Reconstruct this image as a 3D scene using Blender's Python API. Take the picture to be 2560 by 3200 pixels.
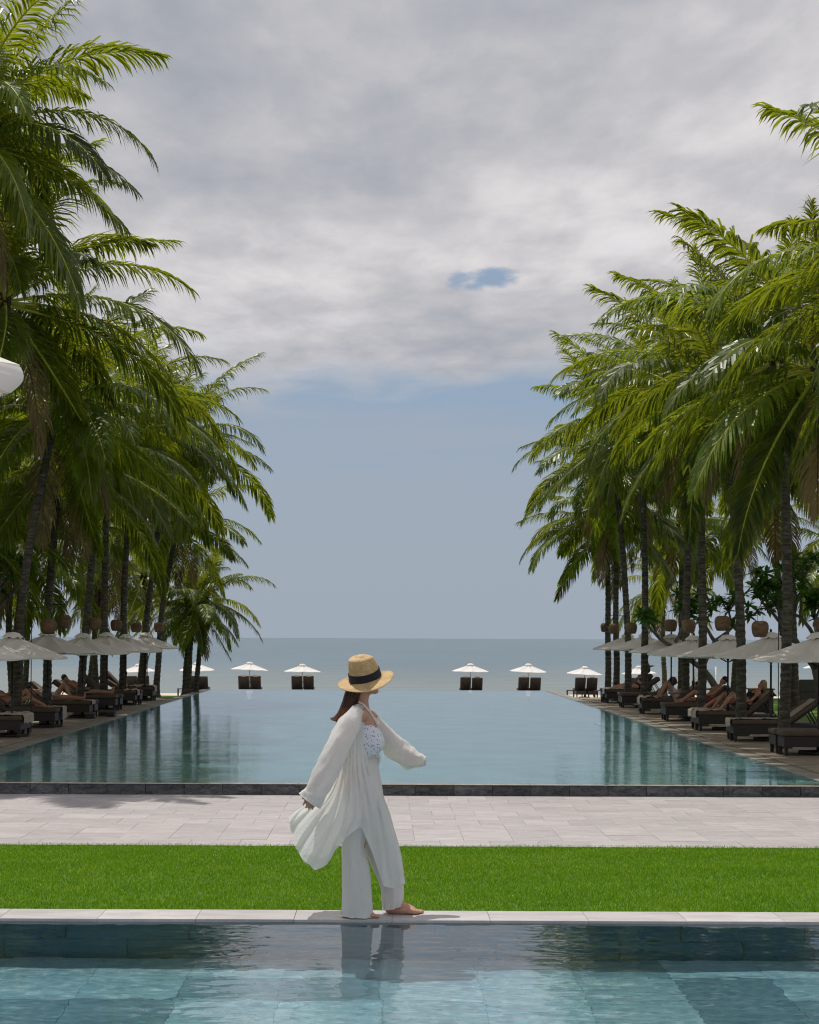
import bpy, bmesh, math, random
from math import sin, cos, pi, radians, sqrt, atan2, exp
from mathutils import Vector, Matrix, noise as mnoise

# ------------------------------------------------------------------ camera, world, sun, exposure
for o in list(bpy.data.objects):
    bpy.data.objects.remove(o)
SC = bpy.context.scene
COL = SC.collection
F, VX, VY, HC = 5400.0, 1196.0, 1989.5, 1.842      # photo focal length in px, vanishing point, eye height over the near ledge
ROLL = 0.0044

cam = bpy.data.cameras.new('camera')
cam.sensor_fit = 'VERTICAL'
cam.sensor_height = 36
cam.sensor_width = 36
cam.lens = F / 3200 * 36
cam.shift_x = (1280 - VX) / 3200
cam.shift_y = (VY - 1600) / 3200
cam.clip_start = 0.1
cam.clip_end = 20000
camo = bpy.data.objects.new('camera', cam)
COL.objects.link(camo)
camo.location = (0, 0, HC)
camo.rotation_euler = (pi / 2, -ROLL, 0)
SC.camera = camo

SUN = Vector((-0.20, 0.26, 0.94)).normalized()       # direction towards the sun
W = bpy.data.worlds.new('World')
SC.world = W
W.use_nodes = True


def node(nt, typ, **kw):
    n = nt.nodes.new(typ)
    for k, v in kw.items():
        if k.startswith('i_'):
            key = k[2:]
            n.inputs[int(key) if key.isdigit() else key.replace('_', ' ')].default_value = v
        else:
            setattr(n, k, v)
    return n


def mathn(nt, op, a, b=None, c=None, clamp=False):
    n = nt.nodes.new('ShaderNodeMath')
    n.operation = op
    n.use_clamp = clamp
    for i, v in enumerate((a, b, c)):
        if v is None:
            continue
        if isinstance(v, (int, float)):
            n.inputs[i].default_value = v
        else:
            nt.links.new(v, n.inputs[i])
    return n.outputs[0]


def mixc(nt, fac, a, b, mode='MIX'):
    n = nt.nodes.new('ShaderNodeMix')
    n.data_type = 'RGBA'
    n.blend_type = mode
    for s, v in ((n.inputs['Factor'], fac), (n.inputs[6], a), (n.inputs[7], b)):
        if isinstance(v, (int, float)):
            s.default_value = v
        elif isinstance(v, tuple):
            s.default_value = (*v, 1) if len(v) == 3 else v
        else:
            nt.links.new(v, s)
    return n.outputs[2]


def ramp(nt, fac, stops):
    n = nt.nodes.new('ShaderNodeValToRGB')
    els = n.color_ramp.elements
    while len(els) > 1:
        els.remove(els[-1])
    for i, (p, c) in enumerate(stops):
        e = els[0] if i == 0 else els.new(p)
        e.position = p
        c = (c, c, c) if isinstance(c, (int, float)) else c
        e.color = (*c, 1)
    nt.links.new(fac, n.inputs[0])
    return n.outputs[0]


def build_world():
    nt = W.node_tree
    nt.nodes.clear()
    out = node(nt, 'ShaderNodeOutputWorld')
    bg = node(nt, 'ShaderNodeBackground', i_Strength=0.1)
    nt.links.new(bg.outputs[0], out.inputs[0])
    sky = node(nt, 'ShaderNodeTexSky', sky_type='NISHITA', sun_disc=False)
    sky.sun_elevation = math.asin(SUN.z)
    sky.sun_rotation = atan2(SUN.x, SUN.y)
    sky.air_density = 1.0
    sky.dust_density = 1.5
    tc = node(nt, 'ShaderNodeTexCoord')
    sep = node(nt, 'ShaderNodeSeparateXYZ')
    nt.links.new(tc.outputs['Generated'], sep.inputs[0])
    x, y, z = sep.outputs
    zc = mathn(nt, 'ADD', mathn(nt, 'MAXIMUM', z, 0.0), 0.012)
    px = mathn(nt, 'DIVIDE', x, zc)
    py = mathn(nt, 'DIVIDE', y, zc)
    pl = node(nt, 'ShaderNodeCombineXYZ')
    nt.links.new(px, pl.inputs[0]); nt.links.new(py, pl.inputs[1])

    def fbm(scale, detail, rough, off, dist=0.0, sx=1.0, sy=1.0):
        mp = node(nt, 'ShaderNodeMapping')
        mp.inputs['Location'].default_value = off
        mp.inputs['Scale'].default_value = (sx, sy, 1)
        nt.links.new(pl.outputs[0], mp.inputs[0])
        n = node(nt, 'ShaderNodeTexNoise', i_Scale=scale, i_Detail=detail, i_Roughness=rough, i_Distortion=dist)
        nt.links.new(mp.outputs[0], n.inputs[0])
        return n.outputs['Fac']
    big = fbm(0.9, 2.0, 0.5, (3.1, 1.7, 0), 0.0, 1.0, 0.8)
    mid = fbm(2.6, 7.0, 0.55, (7.3, 2.2, 0), 0.25, 1.0, 0.5)
    fine = fbm(8.0, 6.0, 0.55, (1.3, 9.2, 0), 0.2, 1.0, 0.45)
    # brightness of the cloud deck
    v = mathn(nt, 'ADD', mathn(nt, 'MULTIPLY', big, 0.42), mathn(nt, 'ADD', mathn(nt, 'MULTIPLY', mid, 0.40), mathn(nt, 'MULTIPLY', fine, 0.20)))
    cloud = ramp(nt, v, [(0.37, (3.5, 3.7, 4.15)), (0.45, (4.3, 4.38, 4.75)), (0.53, (5.25, 5.17, 5.38)), (0.61, (6.6, 6.4, 6.5)), (0.70, (7.6, 7.4, 7.4))])
    # where the deck ends over the sea
    e = mathn(nt, 'ADD', mathn(nt, 'MULTIPLY', px, 0.45), mathn(nt, 'MULTIPLY', mathn(nt, 'SUBTRACT', mid, 0.5), 3.2))
    e = mathn(nt, 'ADD', e, mathn(nt, 'MULTIPLY', mathn(nt, 'SUBTRACT', big, 0.5), 3.0))
    edge = mathn(nt, 'SUBTRACT', mathn(nt, 'SUBTRACT', 6.3, e), py)
    deck = node(nt, 'ShaderNodeMapRange', interpolation_type='SMOOTHSTEP')
    nt.links.new(edge, deck.inputs[0])
    deck.inputs[1].default_value = -0.7
    deck.inputs[2].default_value = 1.0
    # a small blue opening low in the deck
    hx = mathn(nt, 'DIVIDE', mathn(nt, 'SUBTRACT', px, 0.270), 0.075)
    hy = mathn(nt, 'DIVIDE', mathn(nt, 'SUBTRACT', py, 4.55), 0.11)
    hd = mathn(nt, 'ADD', mathn(nt, 'MULTIPLY', hx, hx), mathn(nt, 'MULTIPLY', hy, hy))
    hd = mathn(nt, 'ADD', hd, mathn(nt, 'MULTIPLY', mathn(nt, 'SUBTRACT', fine, 0.5), 7.0))
    hole = node(nt, 'ShaderNodeMapRange', interpolation_type='SMOOTHSTEP')
    nt.links.new(hd, hole.inputs[0])
    hole.inputs[1].default_value = 0.1
    hole.inputs[2].default_value = 2.2
    deckm = mathn(nt, 'MULTIPLY', deck.outputs[0], hole.outputs[0])
    # thin high veil below the deck, denser towards the horizon
    veiln = fbm(0.55, 6.0, 0.6, (2.0, 5.0, 0), 0.2, 0.5)
    veil = ramp(nt, z, [(0.0, 0.92), (0.10, 0.80), (0.2, 0.35), (0.3, 0.15)])
    fade = ramp(nt, z, [(0.03, 0.0), (0.12, 1.0)])
    veil = mathn(nt, 'ADD', veil, mathn(nt, 'MULTIPLY', mathn(nt, 'MULTIPLY', mathn(nt, 'SUBTRACT', veiln, 0.5), 1.6), fade), clamp=True)
    blue = mixc(nt, 0.55, sky.outputs[0], (1.3, 2.5, 4.4))
    low = mixc(nt, veil, blue, (3.35, 3.82, 4.50))
    col = mixc(nt, deckm, low, cloud)
    nt.links.new(col, bg.inputs[0])


build_world()
sun = bpy.data.lights.new('sun', 'SUN')
sun.energy = 3.1
sun.angle = radians(0.55)
sun.color = (1.0, 0.95, 0.87)
suno = bpy.data.objects.new('sun', sun)
COL.objects.link(suno)
suno.rotation_euler = (-SUN).to_track_quat('-Z', 'Y').to_euler()
suno.location = SUN * 60

SC.view_settings.view_transform = 'Standard'
SC.view_settings.look = 'None'
SC.view_settings.exposure = 0.1
SC.view_settings.gamma = 1.0
SC.view_settings.use_curve_mapping = False
SC.render.engine = 'CYCLES'
cy = SC.cycles
cy.use_denoising = True
cy.max_bounces = 10
cy.diffuse_bounces = 4
cy.glossy_bounces = 4
cy.transmission_bounces = 8
cy.transparent_max_bounces = 16
cy.sample_clamp_indirect = 6.0
cy.caustics_refractive = True
cy.caustics_reflective = False
cy.blur_glossy = 0.5
cy.pixel_filter_type = 'BLACKMAN_HARRIS'
cy.filter_width = 1.15

RNG = random.Random(7)


def at(px, py, Y):
    """photo pixel -> world point at depth Y (roll undone about the principal point)"""
    u, v = px - VX, py - VY
    u, v = u + v * ROLL, v - u * ROLL
    return Vector((u * Y / F, Y, HC - v * Y / F))


# ------------------------------------------------------------------ mesh helpers
class MB:
    def __init__(s):
        s.v = []; s.f = []; s.m = []

    def add(s, verts, faces, mi=0):
        k = len(s.v)
        s.v += [tuple(p) for p in verts]
        s.f += [tuple(i + k for i in f) for f in faces]
        s.m += [mi] * len(faces)

    def box(s, x0, x1, y0, y1, z0, z1, bev=0.0, mi=0, mat=None):
        if bev <= 0:
            vs = [(x, y, z) for z in (z0, z1) for y in (y0, y1) for x in (x0, x1)]
            fs = [(0, 2, 3, 1), (4, 5, 7, 6), (0, 1, 5, 4), (2, 6, 7, 3), (0, 4, 6, 2), (1, 3, 7, 5)]
        else:
            b = min(bev, (x1 - x0) * .45, (y1 - y0) * .45, (z1 - z0) * .45)
            bm = bmesh.new()
            bmesh.ops.create_cube(bm, size=1)
            for p in bm.verts:
                p.co = Vector(((x0 + x1) / 2 + p.co.x * (x1 - x0), (y0 + y1) / 2 + p.co.y * (y1 - y0), (z0 + z1) / 2 + p.co.z * (z1 - z0)))
            bmesh.ops.bevel(bm, geom=bm.edges[:], offset=b, segments=2, affect='EDGES', profile=.6)
            bm.verts.index_update()
            vs = [p.co.copy() for p in bm.verts]
            fs = [[p.index for p in f.verts] for f in bm.faces]
            bm.free()
        if mat is not None:
            vs = [mat @ Vector(p) for p in vs]
        s.add(vs, fs, mi)

    def loft(s, rings, close=True, cap0=True, cap1=True, mi=0):
        n = len(rings[0])
        vs = [p for r in rings for p in r]
        fs = []
        for i in range(len(rings) - 1):
            for j in range(n if close else n - 1):
                a = i * n + j; b = i * n + (j + 1) % n
                fs.append((a, b, b + n, a + n))
        if close and cap0:
            fs.append(tuple(reversed(range(n))))
        if close and cap1:
            fs.append(tuple((len(rings) - 1) * n + j for j in range(n)))
        s.add(vs, fs, mi)

    def tube(s, pts, rad, n=8, mi=0, cap=True):
        pts = [Vector(p) for p in pts]
        if not isinstance(rad, (list, tuple)):
            rad = [rad] * len(pts)
        rings = []
        ref = None
        for i, p in enumerate(pts):
            t = (pts[min(i + 1, len(pts) - 1)] - pts[max(i - 1, 0)]).normalized()
            if ref is None:
                ref = Vector((0, 0, 1)) if abs(t.z) < .9 else Vector((1, 0, 0))
            a = (ref - t * ref.dot(t)).normalized()
            ref = a
            b = t.cross(a)
            rings.append([p + (a * cos(2 * pi * j / n) + b * sin(2 * pi * j / n)) * rad[i] for j in range(n)])
        s.loft(rings, True, cap, cap, mi)

    def ball(s, c, r, n=10, m=7, mi=0, mat=None):
        if isinstance(r, (int, float)):
            r = (r, r, r)
        rings = []
        for i in range(1, m):
            a = pi * i / m
            rings.append([Vector((c[0] + r[0] * sin(a) * cos(2 * pi * j / n), c[1] + r[1] * sin(a) * sin(2 * pi * j / n), c[2] + r[2] * -cos(a))) for j in range(n)])
        vs = [p for q in rings for p in q]
        k = len(vs)
        vs += [Vector((c[0], c[1], c[2] - r[2])), Vector((c[0], c[1], c[2] + r[2]))]
        fs = []
        for i in range(m - 2):
            for j in range(n):
                a = i * n + j; b = i * n + (j + 1) % n
                fs.append((a, b, b + n, a + n))
        for j in range(n):
            fs.append((k, (j + 1) % n, j))
            fs.append((k + 1, (m - 2) * n + j, (m - 2) * n + (j + 1) % n))
        if mat is not None:
            vs = [mat @ p for p in vs]
        s.add(vs, fs, mi)

    def capsule(s, p, q, r0, r1, n=12):
        p, q = Vector(p), Vector(q)
        t = q - p
        L = t.length
        if L < 1e-6:
            s.ball(p, r0); return
        t /= L
        ref = Vector((0, 0, 1)) if abs(t.z) < .9 else Vector((1, 0, 0))
        a = (ref - t * ref.dot(t)).normalized(); b = t.cross(a)
        rings = []
        for k in range(1, 5):
            th = pi / 2 * k / 4
            rings.append((p - t * r0 * cos(th), r0 * sin(th)))
        for k in range(0, 4):
            th = pi / 2 * (1 - k / 4)
            rings.append((q + t * r1 * cos(th), r1 * sin(th)))
        s.loft([[c + (a * cos(2 * pi * j / n) + b * sin(2 * pi * j / n)) * max(r, 1e-4) for j in range(n)] for c, r in rings])

    def mesh(s, name, mats=(), smooth=True):
        me = bpy.data.meshes.new(name)
        me.from_pydata(s.v, [], s.f)
        for m in mats:
            me.materials.append(m)
        if any(s.m):
            me.polygons.foreach_set('material_index', s.m)
        if smooth:
            me.polygons.foreach_set('use_smooth', [True] * len(me.polygons))
        me.update()
        return me

    def build(s, name, mats, parent=None, smooth=False, **tags):
        if not isinstance(mats, (list, tuple)):
            mats = [mats]
        return link(name, s.mesh(name, mats, smooth), parent, **tags)


def link(name, data, parent=None, loc=None, **tags):
    o = bpy.data.objects.new(name, data)
    COL.objects.link(o)
    if parent is not None:
        o.parent = parent
    if loc is not None:
        o.location = loc
    for k, v in tags.items():
        if v:
            o[k] = v
    return o


def thing(name, label, category, loc=(0, 0, 0), rz=0.0, group=None):
    o = link(name, None, None, loc, label=label, category=category, group=group)
    o.rotation_euler = (0, 0, rz)
    o.empty_display_size = .2
    return o


def part(name, data, parent, loc=None, rot=None, scale=None, **tags):
    o = link(name, data, parent, loc, **tags)
    if rot is not None:
        o.rotation_euler = rot
    if scale is not None:
        o.scale = scale if isinstance(scale, (tuple, list)) else (scale,) * 3
    return o


def remeshed(mb, voxel, smooth=6, factor=.5):
    """fuse overlapping closed shapes into one continuous skin"""
    me = mb.mesh('tmp', ())
    o = bpy.data.objects.new('tmp', me)
    COL.objects.link(o)
    r = o.modifiers.new('r', 'REMESH')
    r.mode = 'VOXEL'; r.voxel_size = voxel; r.use_smooth_shade = True
    sm = o.modifiers.new('s', 'SMOOTH')
    sm.iterations = smooth; sm.factor = factor
    dg = bpy.context.evaluated_depsgraph_get()
    res = bpy.data.meshes.new_from_object(o.evaluated_get(dg))
    bpy.data.objects.remove(o)
    bpy.data.meshes.remove(me)
    res.polygons.foreach_set('use_smooth', [True] * len(res.polygons))
    return res


def lerp(a, b, t):
    return a + (b - a) * t


def catmull(pts, t):
    """pts: list of Vectors, t in 0..1"""
    n = len(pts) - 1
    k = min(int(t * n), n - 1)
    u = t * n - k
    p1, p2 = pts[k], pts[k + 1]
    p0 = pts[k - 1] if k > 0 else p1 * 2 - p2
    p3 = pts[k + 2] if k + 2 <= n else p2 * 2 - p1
    return (p1 * 2 + (p2 - p0) * u + (p0 * 2 - p1 * 5 + p2 * 4 - p3) * u * u + (p1 * 3 - p0 - p2 * 3 + p3) * u ** 3) * .5


# ------------------------------------------------------------------ materials
def new_mat(name):
    m = bpy.data.materials.new(name)
    m.use_nodes = True
    nt = m.node_tree
    nt.nodes.clear()
    out = node(nt, 'ShaderNodeOutputMaterial')
    return m, nt, out


def coords(nt, kind='Object', scale=(1, 1, 1), rot=(0, 0, 0)):
    tc = node(nt, 'ShaderNodeTexCoord')
    mp = node(nt, 'ShaderNodeMapping')
    mp.inputs['Scale'].default_value = scale
    mp.inputs['Rotation'].default_value = rot
    nt.links.new(tc.outputs[kind], mp.inputs[0])
    return mp.outputs[0]


def noisen(nt, vec, scale, detail=4, rough=.55, dist=0.0):
    n = node(nt, 'ShaderNodeTexNoise', i_Scale=scale, i_Detail=detail, i_Roughness=rough, i_Distortion=dist)
    nt.links.new(vec, n.inputs[0])
    return n.outputs['Fac']


def bumpn(nt, h, strength, dist, normal=None):
    b = node(nt, 'ShaderNodeBump', i_Strength=strength, i_Distance=dist)
    nt.links.new(h, b.inputs['Height'])
    if normal is not None:
        nt.links.new(normal, b.inputs['Normal'])
    return b.outputs[0]


def M(name, c0, c1=None, rough=.7, scale=4, detail=5, bump=.0, bscale=60, bdist=.005, piece=0.0, stretch=(1, 1, 1), spec=.4,
      lo=.35, hi=.65, vein=None, tsl=0.0, coord='Object', rvar=0.0, metal=0.0):
    """plain procedural surface: two colours through noise, piece-to-piece variation, fine relief"""
    m, nt, out = new_mat(name)
    bs = node(nt, 'ShaderNodeBsdfPrincipled')
    bs.inputs['Roughness'].default_value = rough
    bs.inputs['Specular IOR Level'].default_value = spec
    bs.inputs['Metallic'].default_value = metal
    vec = coords(nt, coord, stretch)
    oi = None
    if piece:
        oi = node(nt, 'ShaderNodeObjectInfo')
        ad = node(nt, 'ShaderNodeVectorMath', operation='ADD')
        sc = node(nt, 'ShaderNodeVectorMath', operation='SCALE')
        cmb = node(nt, 'ShaderNodeCombineXYZ')
        for i in range(3):
            nt.links.new(oi.outputs['Random'], cmb.inputs[i])
        nt.links.new(cmb.outputs[0], sc.inputs[0])
        sc.inputs['Scale'].default_value = 37.0
        nt.links.new(vec, ad.inputs[0]); nt.links.new(sc.outputs[0], ad.inputs[1])
        vec = ad.outputs[0]
    c1 = c1 or tuple(x * .7 for x in c0)
    n = noisen(nt, vec, scale, detail, .6)
    col = ramp(nt, n, [(lo, c1), (hi, c0)])
    if vein:
        vn = noisen(nt, vec, vein[1], 6, .65, 1.5)
        line = ramp(nt, mathn(nt, 'ABSOLUTE', mathn(nt, 'SUBTRACT', vn, .5)), [(0.0, 1.0), (vein[2], 0.0)])
        col = mixc(nt, mathn(nt, 'MULTIPLY', line, vein[3]), col, vein[0])
    if piece:
        mul = mathn(nt, 'ADD', mathn(nt, 'MULTIPLY', oi.outputs['Random'], 2 * piece), 1 - piece)
        cmb = node(nt, 'ShaderNodeCombineXYZ')
        for i in range(3):
            nt.links.new(mul, cmb.inputs[i])
        col = mixc(nt, 1.0, col, cmb.outputs[0], 'MULTIPLY')
    nt.links.new(col, bs.inputs['Base Color'])
    if rvar:
        r = mathn(nt, 'ADD', mathn(nt, 'MULTIPLY', n, rvar), rough - rvar * .5)
        nt.links.new(r, bs.inputs['Roughness'])
    if bump:
        bn = noisen(nt, vec, bscale, 4, .6)
        nt.links.new(bumpn(nt, bn, bump, bdist), bs.inputs['Normal'])
    sh = bs.outputs[0]
    if tsl:
        tr = node(nt, 'ShaderNodeBsdfTranslucent')
        nt.links.new(col, tr.inputs[0])
        mx = node(nt, 'ShaderNodeMixShader', i_Fac=tsl)
        nt.links.new(sh, mx.inputs[1]); nt.links.new(tr.outputs[0], mx.inputs[2])
        sh = mx.outputs[0]
    nt.links.new(sh, out.inputs[0])
    return m


def leaf_mat(name, dark, light, trans, tfac=.42, rough=.38):
    m, nt, out = new_mat(name)
    bs = node(nt, 'ShaderNodeBsdfPrincipled')
    bs.inputs['Roughness'].default_value = rough
    bs.inputs['Specular IOR Level'].default_value = .3
    oi = node(nt, 'ShaderNodeObjectInfo')
    vec = coords(nt)
    n = noisen(nt, vec, 1.3, 3)
    f = mathn(nt, 'ADD', mathn(nt, 'MULTIPLY', n, .7), mathn(nt, 'MULTIPLY', mathn(nt, 'SUBTRACT', oi.outputs['Random'], .35), .8), clamp=True)
    col = mixc(nt, f, dark, light)
    nt.links.new(col, bs.inputs['Base Color'])
    tr = node(nt, 'ShaderNodeBsdfTranslucent')
    nt.links.new(mixc(nt, f, tuple(x * .7 for x in trans), trans), tr.inputs[0])
    mx = node(nt, 'ShaderNodeMixShader', i_Fac=tfac)
    nt.links.new(bs.outputs[0], mx.inputs[1]); nt.links.new(tr.outputs[0], mx.inputs[2])
    nt.links.new(mx.outputs[0], out.inputs[0])
    return m


def water_mat(name, tint, scale, strength, dist, stretch=(1, 1, 1), rough=.0, fine=0.4):
    m, nt, out = new_mat(name)
    bs = node(nt, 'ShaderNodeBsdfPrincipled')
    bs.inputs['Base Color'].default_value = (*tint, 1)
    bs.inputs['Roughness'].default_value = rough
    bs.inputs['IOR'].default_value = 1.333
    bs.inputs['Transmission Weight'].default_value = 1.0
    vec = coords(nt, 'Object', stretch)
    a = noisen(nt, vec, scale, 2, .5, .6)
    b = noisen(nt, vec, scale * 3.7, 2, .5, .3)
    patch = ramp(nt, noisen(nt, coords(nt, 'Object', (1, 1, 1)), .35, 2), [(.35, .35), (.65, 1.0)])
    h = mathn(nt, 'MULTIPLY', mathn(nt, 'ADD', a, mathn(nt, 'MULTIPLY', b, fine)), patch)
    if strength:
        nt.links.new(bumpn(nt, h, strength, dist), bs.inputs['Normal'])
    nt.links.new(bs.outputs[0], out.inputs[0])
    return m


def gauze_mat(name, col, tsl=.32, alpha=.10):
    m, nt, out = new_mat(name)
    vec = coords(nt, 'Object')
    bs = node(nt, 'ShaderNodeBsdfPrincipled')
    bs.inputs['Roughness'].default_value = .9
    bs.inputs['Specular IOR Level'].default_value = .1
    bs.inputs['Sheen Weight'].default_value = .15
    bs.inputs['Base Color'].default_value = (*col, 1)
    crinkle = noisen(nt, coords(nt, 'Object', (14, 14, 1.6)), 9, 4, .6, .5)
    weave = noisen(nt, vec, 260, 2, .5)
    h = mathn(nt, 'ADD', crinkle, mathn(nt, 'MULTIPLY', weave, .15))
    nrm = bumpn(nt, h, .8, .010)
    nt.links.new(nrm, bs.inputs['Normal'])
    tr = node(nt, 'ShaderNodeBsdfTranslucent')
    tr.inputs[0].default_value = (*col, 1)
    nt.links.new(nrm, tr.inputs['Normal'])
    mx = node(nt, 'ShaderNodeMixShader', i_Fac=tsl)
    nt.links.new(bs.outputs[0], mx.inputs[1]); nt.links.new(tr.outputs[0], mx.inputs[2])
    tp = node(nt, 'ShaderNodeBsdfTransparent')
    m2 = node(nt, 'ShaderNodeMixShader', i_Fac=alpha)
    nt.links.new(mx.outputs[0], m2.inputs[1]); nt.links.new(tp.outputs[0], m2.inputs[2])
    nt.links.new(m2.outputs[0], out.inputs[0])
    return m


def trunk_mat():
    m, nt, out = new_mat('palm_bark')
    bs = node(nt, 'ShaderNodeBsdfPrincipled')
    bs.inputs['Roughness'].default_value = .9
    bs.inputs['Specular IOR Level'].default_value = .15
    vec = coords(nt, 'Object', (1, 1, 1))
    tc = coords(nt, 'Object', (2.0, 2.0, 9.0))
    n = noisen(nt, tc, 2.2, 6, .65)
    col = ramp(nt, n, [(.3, (.03, .025, .02)), (.5, (.085, .072, .058)), (.72, (.19, .168, .138))])
    moss = ramp(nt, noisen(nt, vec, 1.7, 5, .6), [(.52, 0.0), (.68, .7)])
    col = mixc(nt, moss, col, (.075, .095, .03))
    nt.links.new(col, bs.inputs['Base Color'])
    nt.links.new(bumpn(nt, noisen(nt, tc, 9, 4), .7, .02), bs.inputs['Normal'])
    nt.links.new(bs.outputs[0], out.inputs[0])
    return m


def deck_mat():
    m, nt, out = new_mat('deck_boards')
    bs = node(nt, 'ShaderNodeBsdfPrincipled')
    bs.inputs['Roughness'].default_value = .8
    vec = coords(nt, 'Object', (.5, 1, 1))
    sep = node(nt, 'ShaderNodeSeparateXYZ')
    nt.links.new(coords(nt, 'Object'), sep.inputs[0])
    yb = mathn(nt, 'DIVIDE', sep.outputs[1], .14)
    fr = mathn(nt, 'FRACT', yb)
    gap = ramp(nt, mathn(nt, 'ABSOLUTE', mathn(nt, 'SUBTRACT', fr, .5)), [(.42, 1.0), (.48, 0.0)])
    wn = node(nt, 'ShaderNodeTexWhiteNoise', noise_dimensions='1D')
    nt.links.new(mathn(nt, 'FLOOR', yb), wn.inputs['W'])
    n = noisen(nt, vec, 5, 6, .65)
    col = ramp(nt, n, [(.3, (.17, .135, .095)), (.7, (.36, .295, .215))])
    tone = mathn(nt, 'ADD', mathn(nt, 'MULTIPLY', wn.outputs[0], .35), .75)
    cmb = node(nt, 'ShaderNodeCombineXYZ')
    for i in range(3):
        nt.links.new(tone, cmb.inputs[i])
    col = mixc(nt, 1.0, col, cmb.outputs[0], 'MULTIPLY')
    col = mixc(nt, gap, (.02, .016, .012), col)
    nt.links.new(col, bs.inputs['Base Color'])
    nt.links.new(bumpn(nt, gap, .6, .01), bs.inputs['Normal'])
    nt.links.new(bs.outputs[0], out.inputs[0])
    return m


def sea_mat():
    m, nt, out = new_mat('sea_water')
    bs = node(nt, 'ShaderNodeBsdfPrincipled')
    sep = node(nt, 'ShaderNodeSeparateXYZ')
    tc = node(nt, 'ShaderNodeTexCoord')
    nt.links.new(tc.outputs['Object'], sep.inputs[0])
    n = noisen(nt, coords(nt, 'Object', (.02, .006, 1)), 1, 4, .6)
    shallow = node(nt, 'ShaderNodeMapRange', interpolation_type='SMOOTHSTEP')
    nt.links.new(mathn(nt, 'ADD', sep.outputs[1], mathn(nt, 'MULTIPLY', mathn(nt, 'SUBTRACT', n, .5), 60)), shallow.inputs[0])
    shallow.inputs[1].default_value = 140
    shallow.inputs[2].default_value = 320
    col = mixc(nt, shallow.outputs[0], (.185, .215, .205), (.10, .16, .20))
    col = mixc(nt, ramp(nt, n, [(.35, 0.0), (.7, .35)]), col, (.075, .115, .14))
    nt.links.new(col, bs.inputs['Base Color'])
    bs.inputs['Roughness'].default_value = .32
    bs.inputs['IOR'].default_value = 1.333
    w1 = noisen(nt, coords(nt, 'Object', (.25, .6, 1)), 1.0, 5, .65)
    w2 = noisen(nt, coords(nt, 'Object', (.035, .12, 1)), 1.0, 3, .6)
    h = mathn(nt, 'ADD', mathn(nt, 'MULTIPLY', w1, .5), mathn(nt, 'MULTIPLY', w2, 2.0))
    nt.links.new(bumpn(nt, h, 1.0, 1.1), bs.inputs['Normal'])
    nt.links.new(bs.outputs[0], out.inputs[0])
    return m


def crochet_mat():
    m, nt, out = new_mat('crochet_cotton')
    bs = node(nt, 'ShaderNodeBsdfPrincipled')
    bs.inputs['Roughness'].default_value = .85
    v = node(nt, 'ShaderNodeTexVoronoi', feature='F1', i_Scale=62.0)
    nt.links.new(coords(nt), v.inputs[0])
    holes = ramp(nt, v.outputs['Distance'], [(.20, 0.0), (.34, 1.0)])
    col = mixc(nt, holes, (.22, .21, .33), (.70, .72, .80))
    nt.links.new(col, bs.inputs['Base Color'])
    nt.links.new(bumpn(nt, v.outputs['Distance'], .6, .006), bs.inputs['Normal'])
    nt.links.new(bs.outputs[0], out.inputs[0])
    return m


def straw_mat():
    m, nt, out = new_mat('straw_braid')
    bs = node(nt, 'ShaderNodeBsdfPrincipled')
    bs.inputs['Roughness'].default_value = .75
    n = noisen(nt, coords(nt, 'Object', (1, 1, 1)), 130, 3, .6)
    n2 = noisen(nt, coords(nt, 'Object', (1, 1, 1)), 14, 3, .6)
    col = ramp(nt, mathn(nt, 'ADD', mathn(nt, 'MULTIPLY', n, .6), mathn(nt, 'MULTIPLY', n2, .4)), [(.35, (.30, .18, .07)), (.62, (.62, .45, .23))])
    nt.links.new(col, bs.inputs['Base Color'])
    nt.links.new(bumpn(nt, n, .6, .003), bs.inputs['Normal'])
    nt.links.new(bs.outputs[0], out.inputs[0])
    return m


def skin_mat(name, c):
    m, nt, out = new_mat(name)
    bs = node(nt, 'ShaderNodeBsdfPrincipled')
    bs.inputs['Roughness'].default_value = .5
    bs.inputs['Subsurface Weight'].default_value = .12
    bs.inputs['Subsurface Radius'].default_value = (.02, .008, .004)
    n = noisen(nt, coords(nt), 9, 4)
    nt.links.new(mixc(nt, n, c, tuple(min(1, x * y) for x, y in zip(c, (1.25, 1.12, 1.08)))), bs.inputs['Base Color'])
    nt.links.new(bs.outputs[0], out.inputs[0])
    return m


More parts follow.
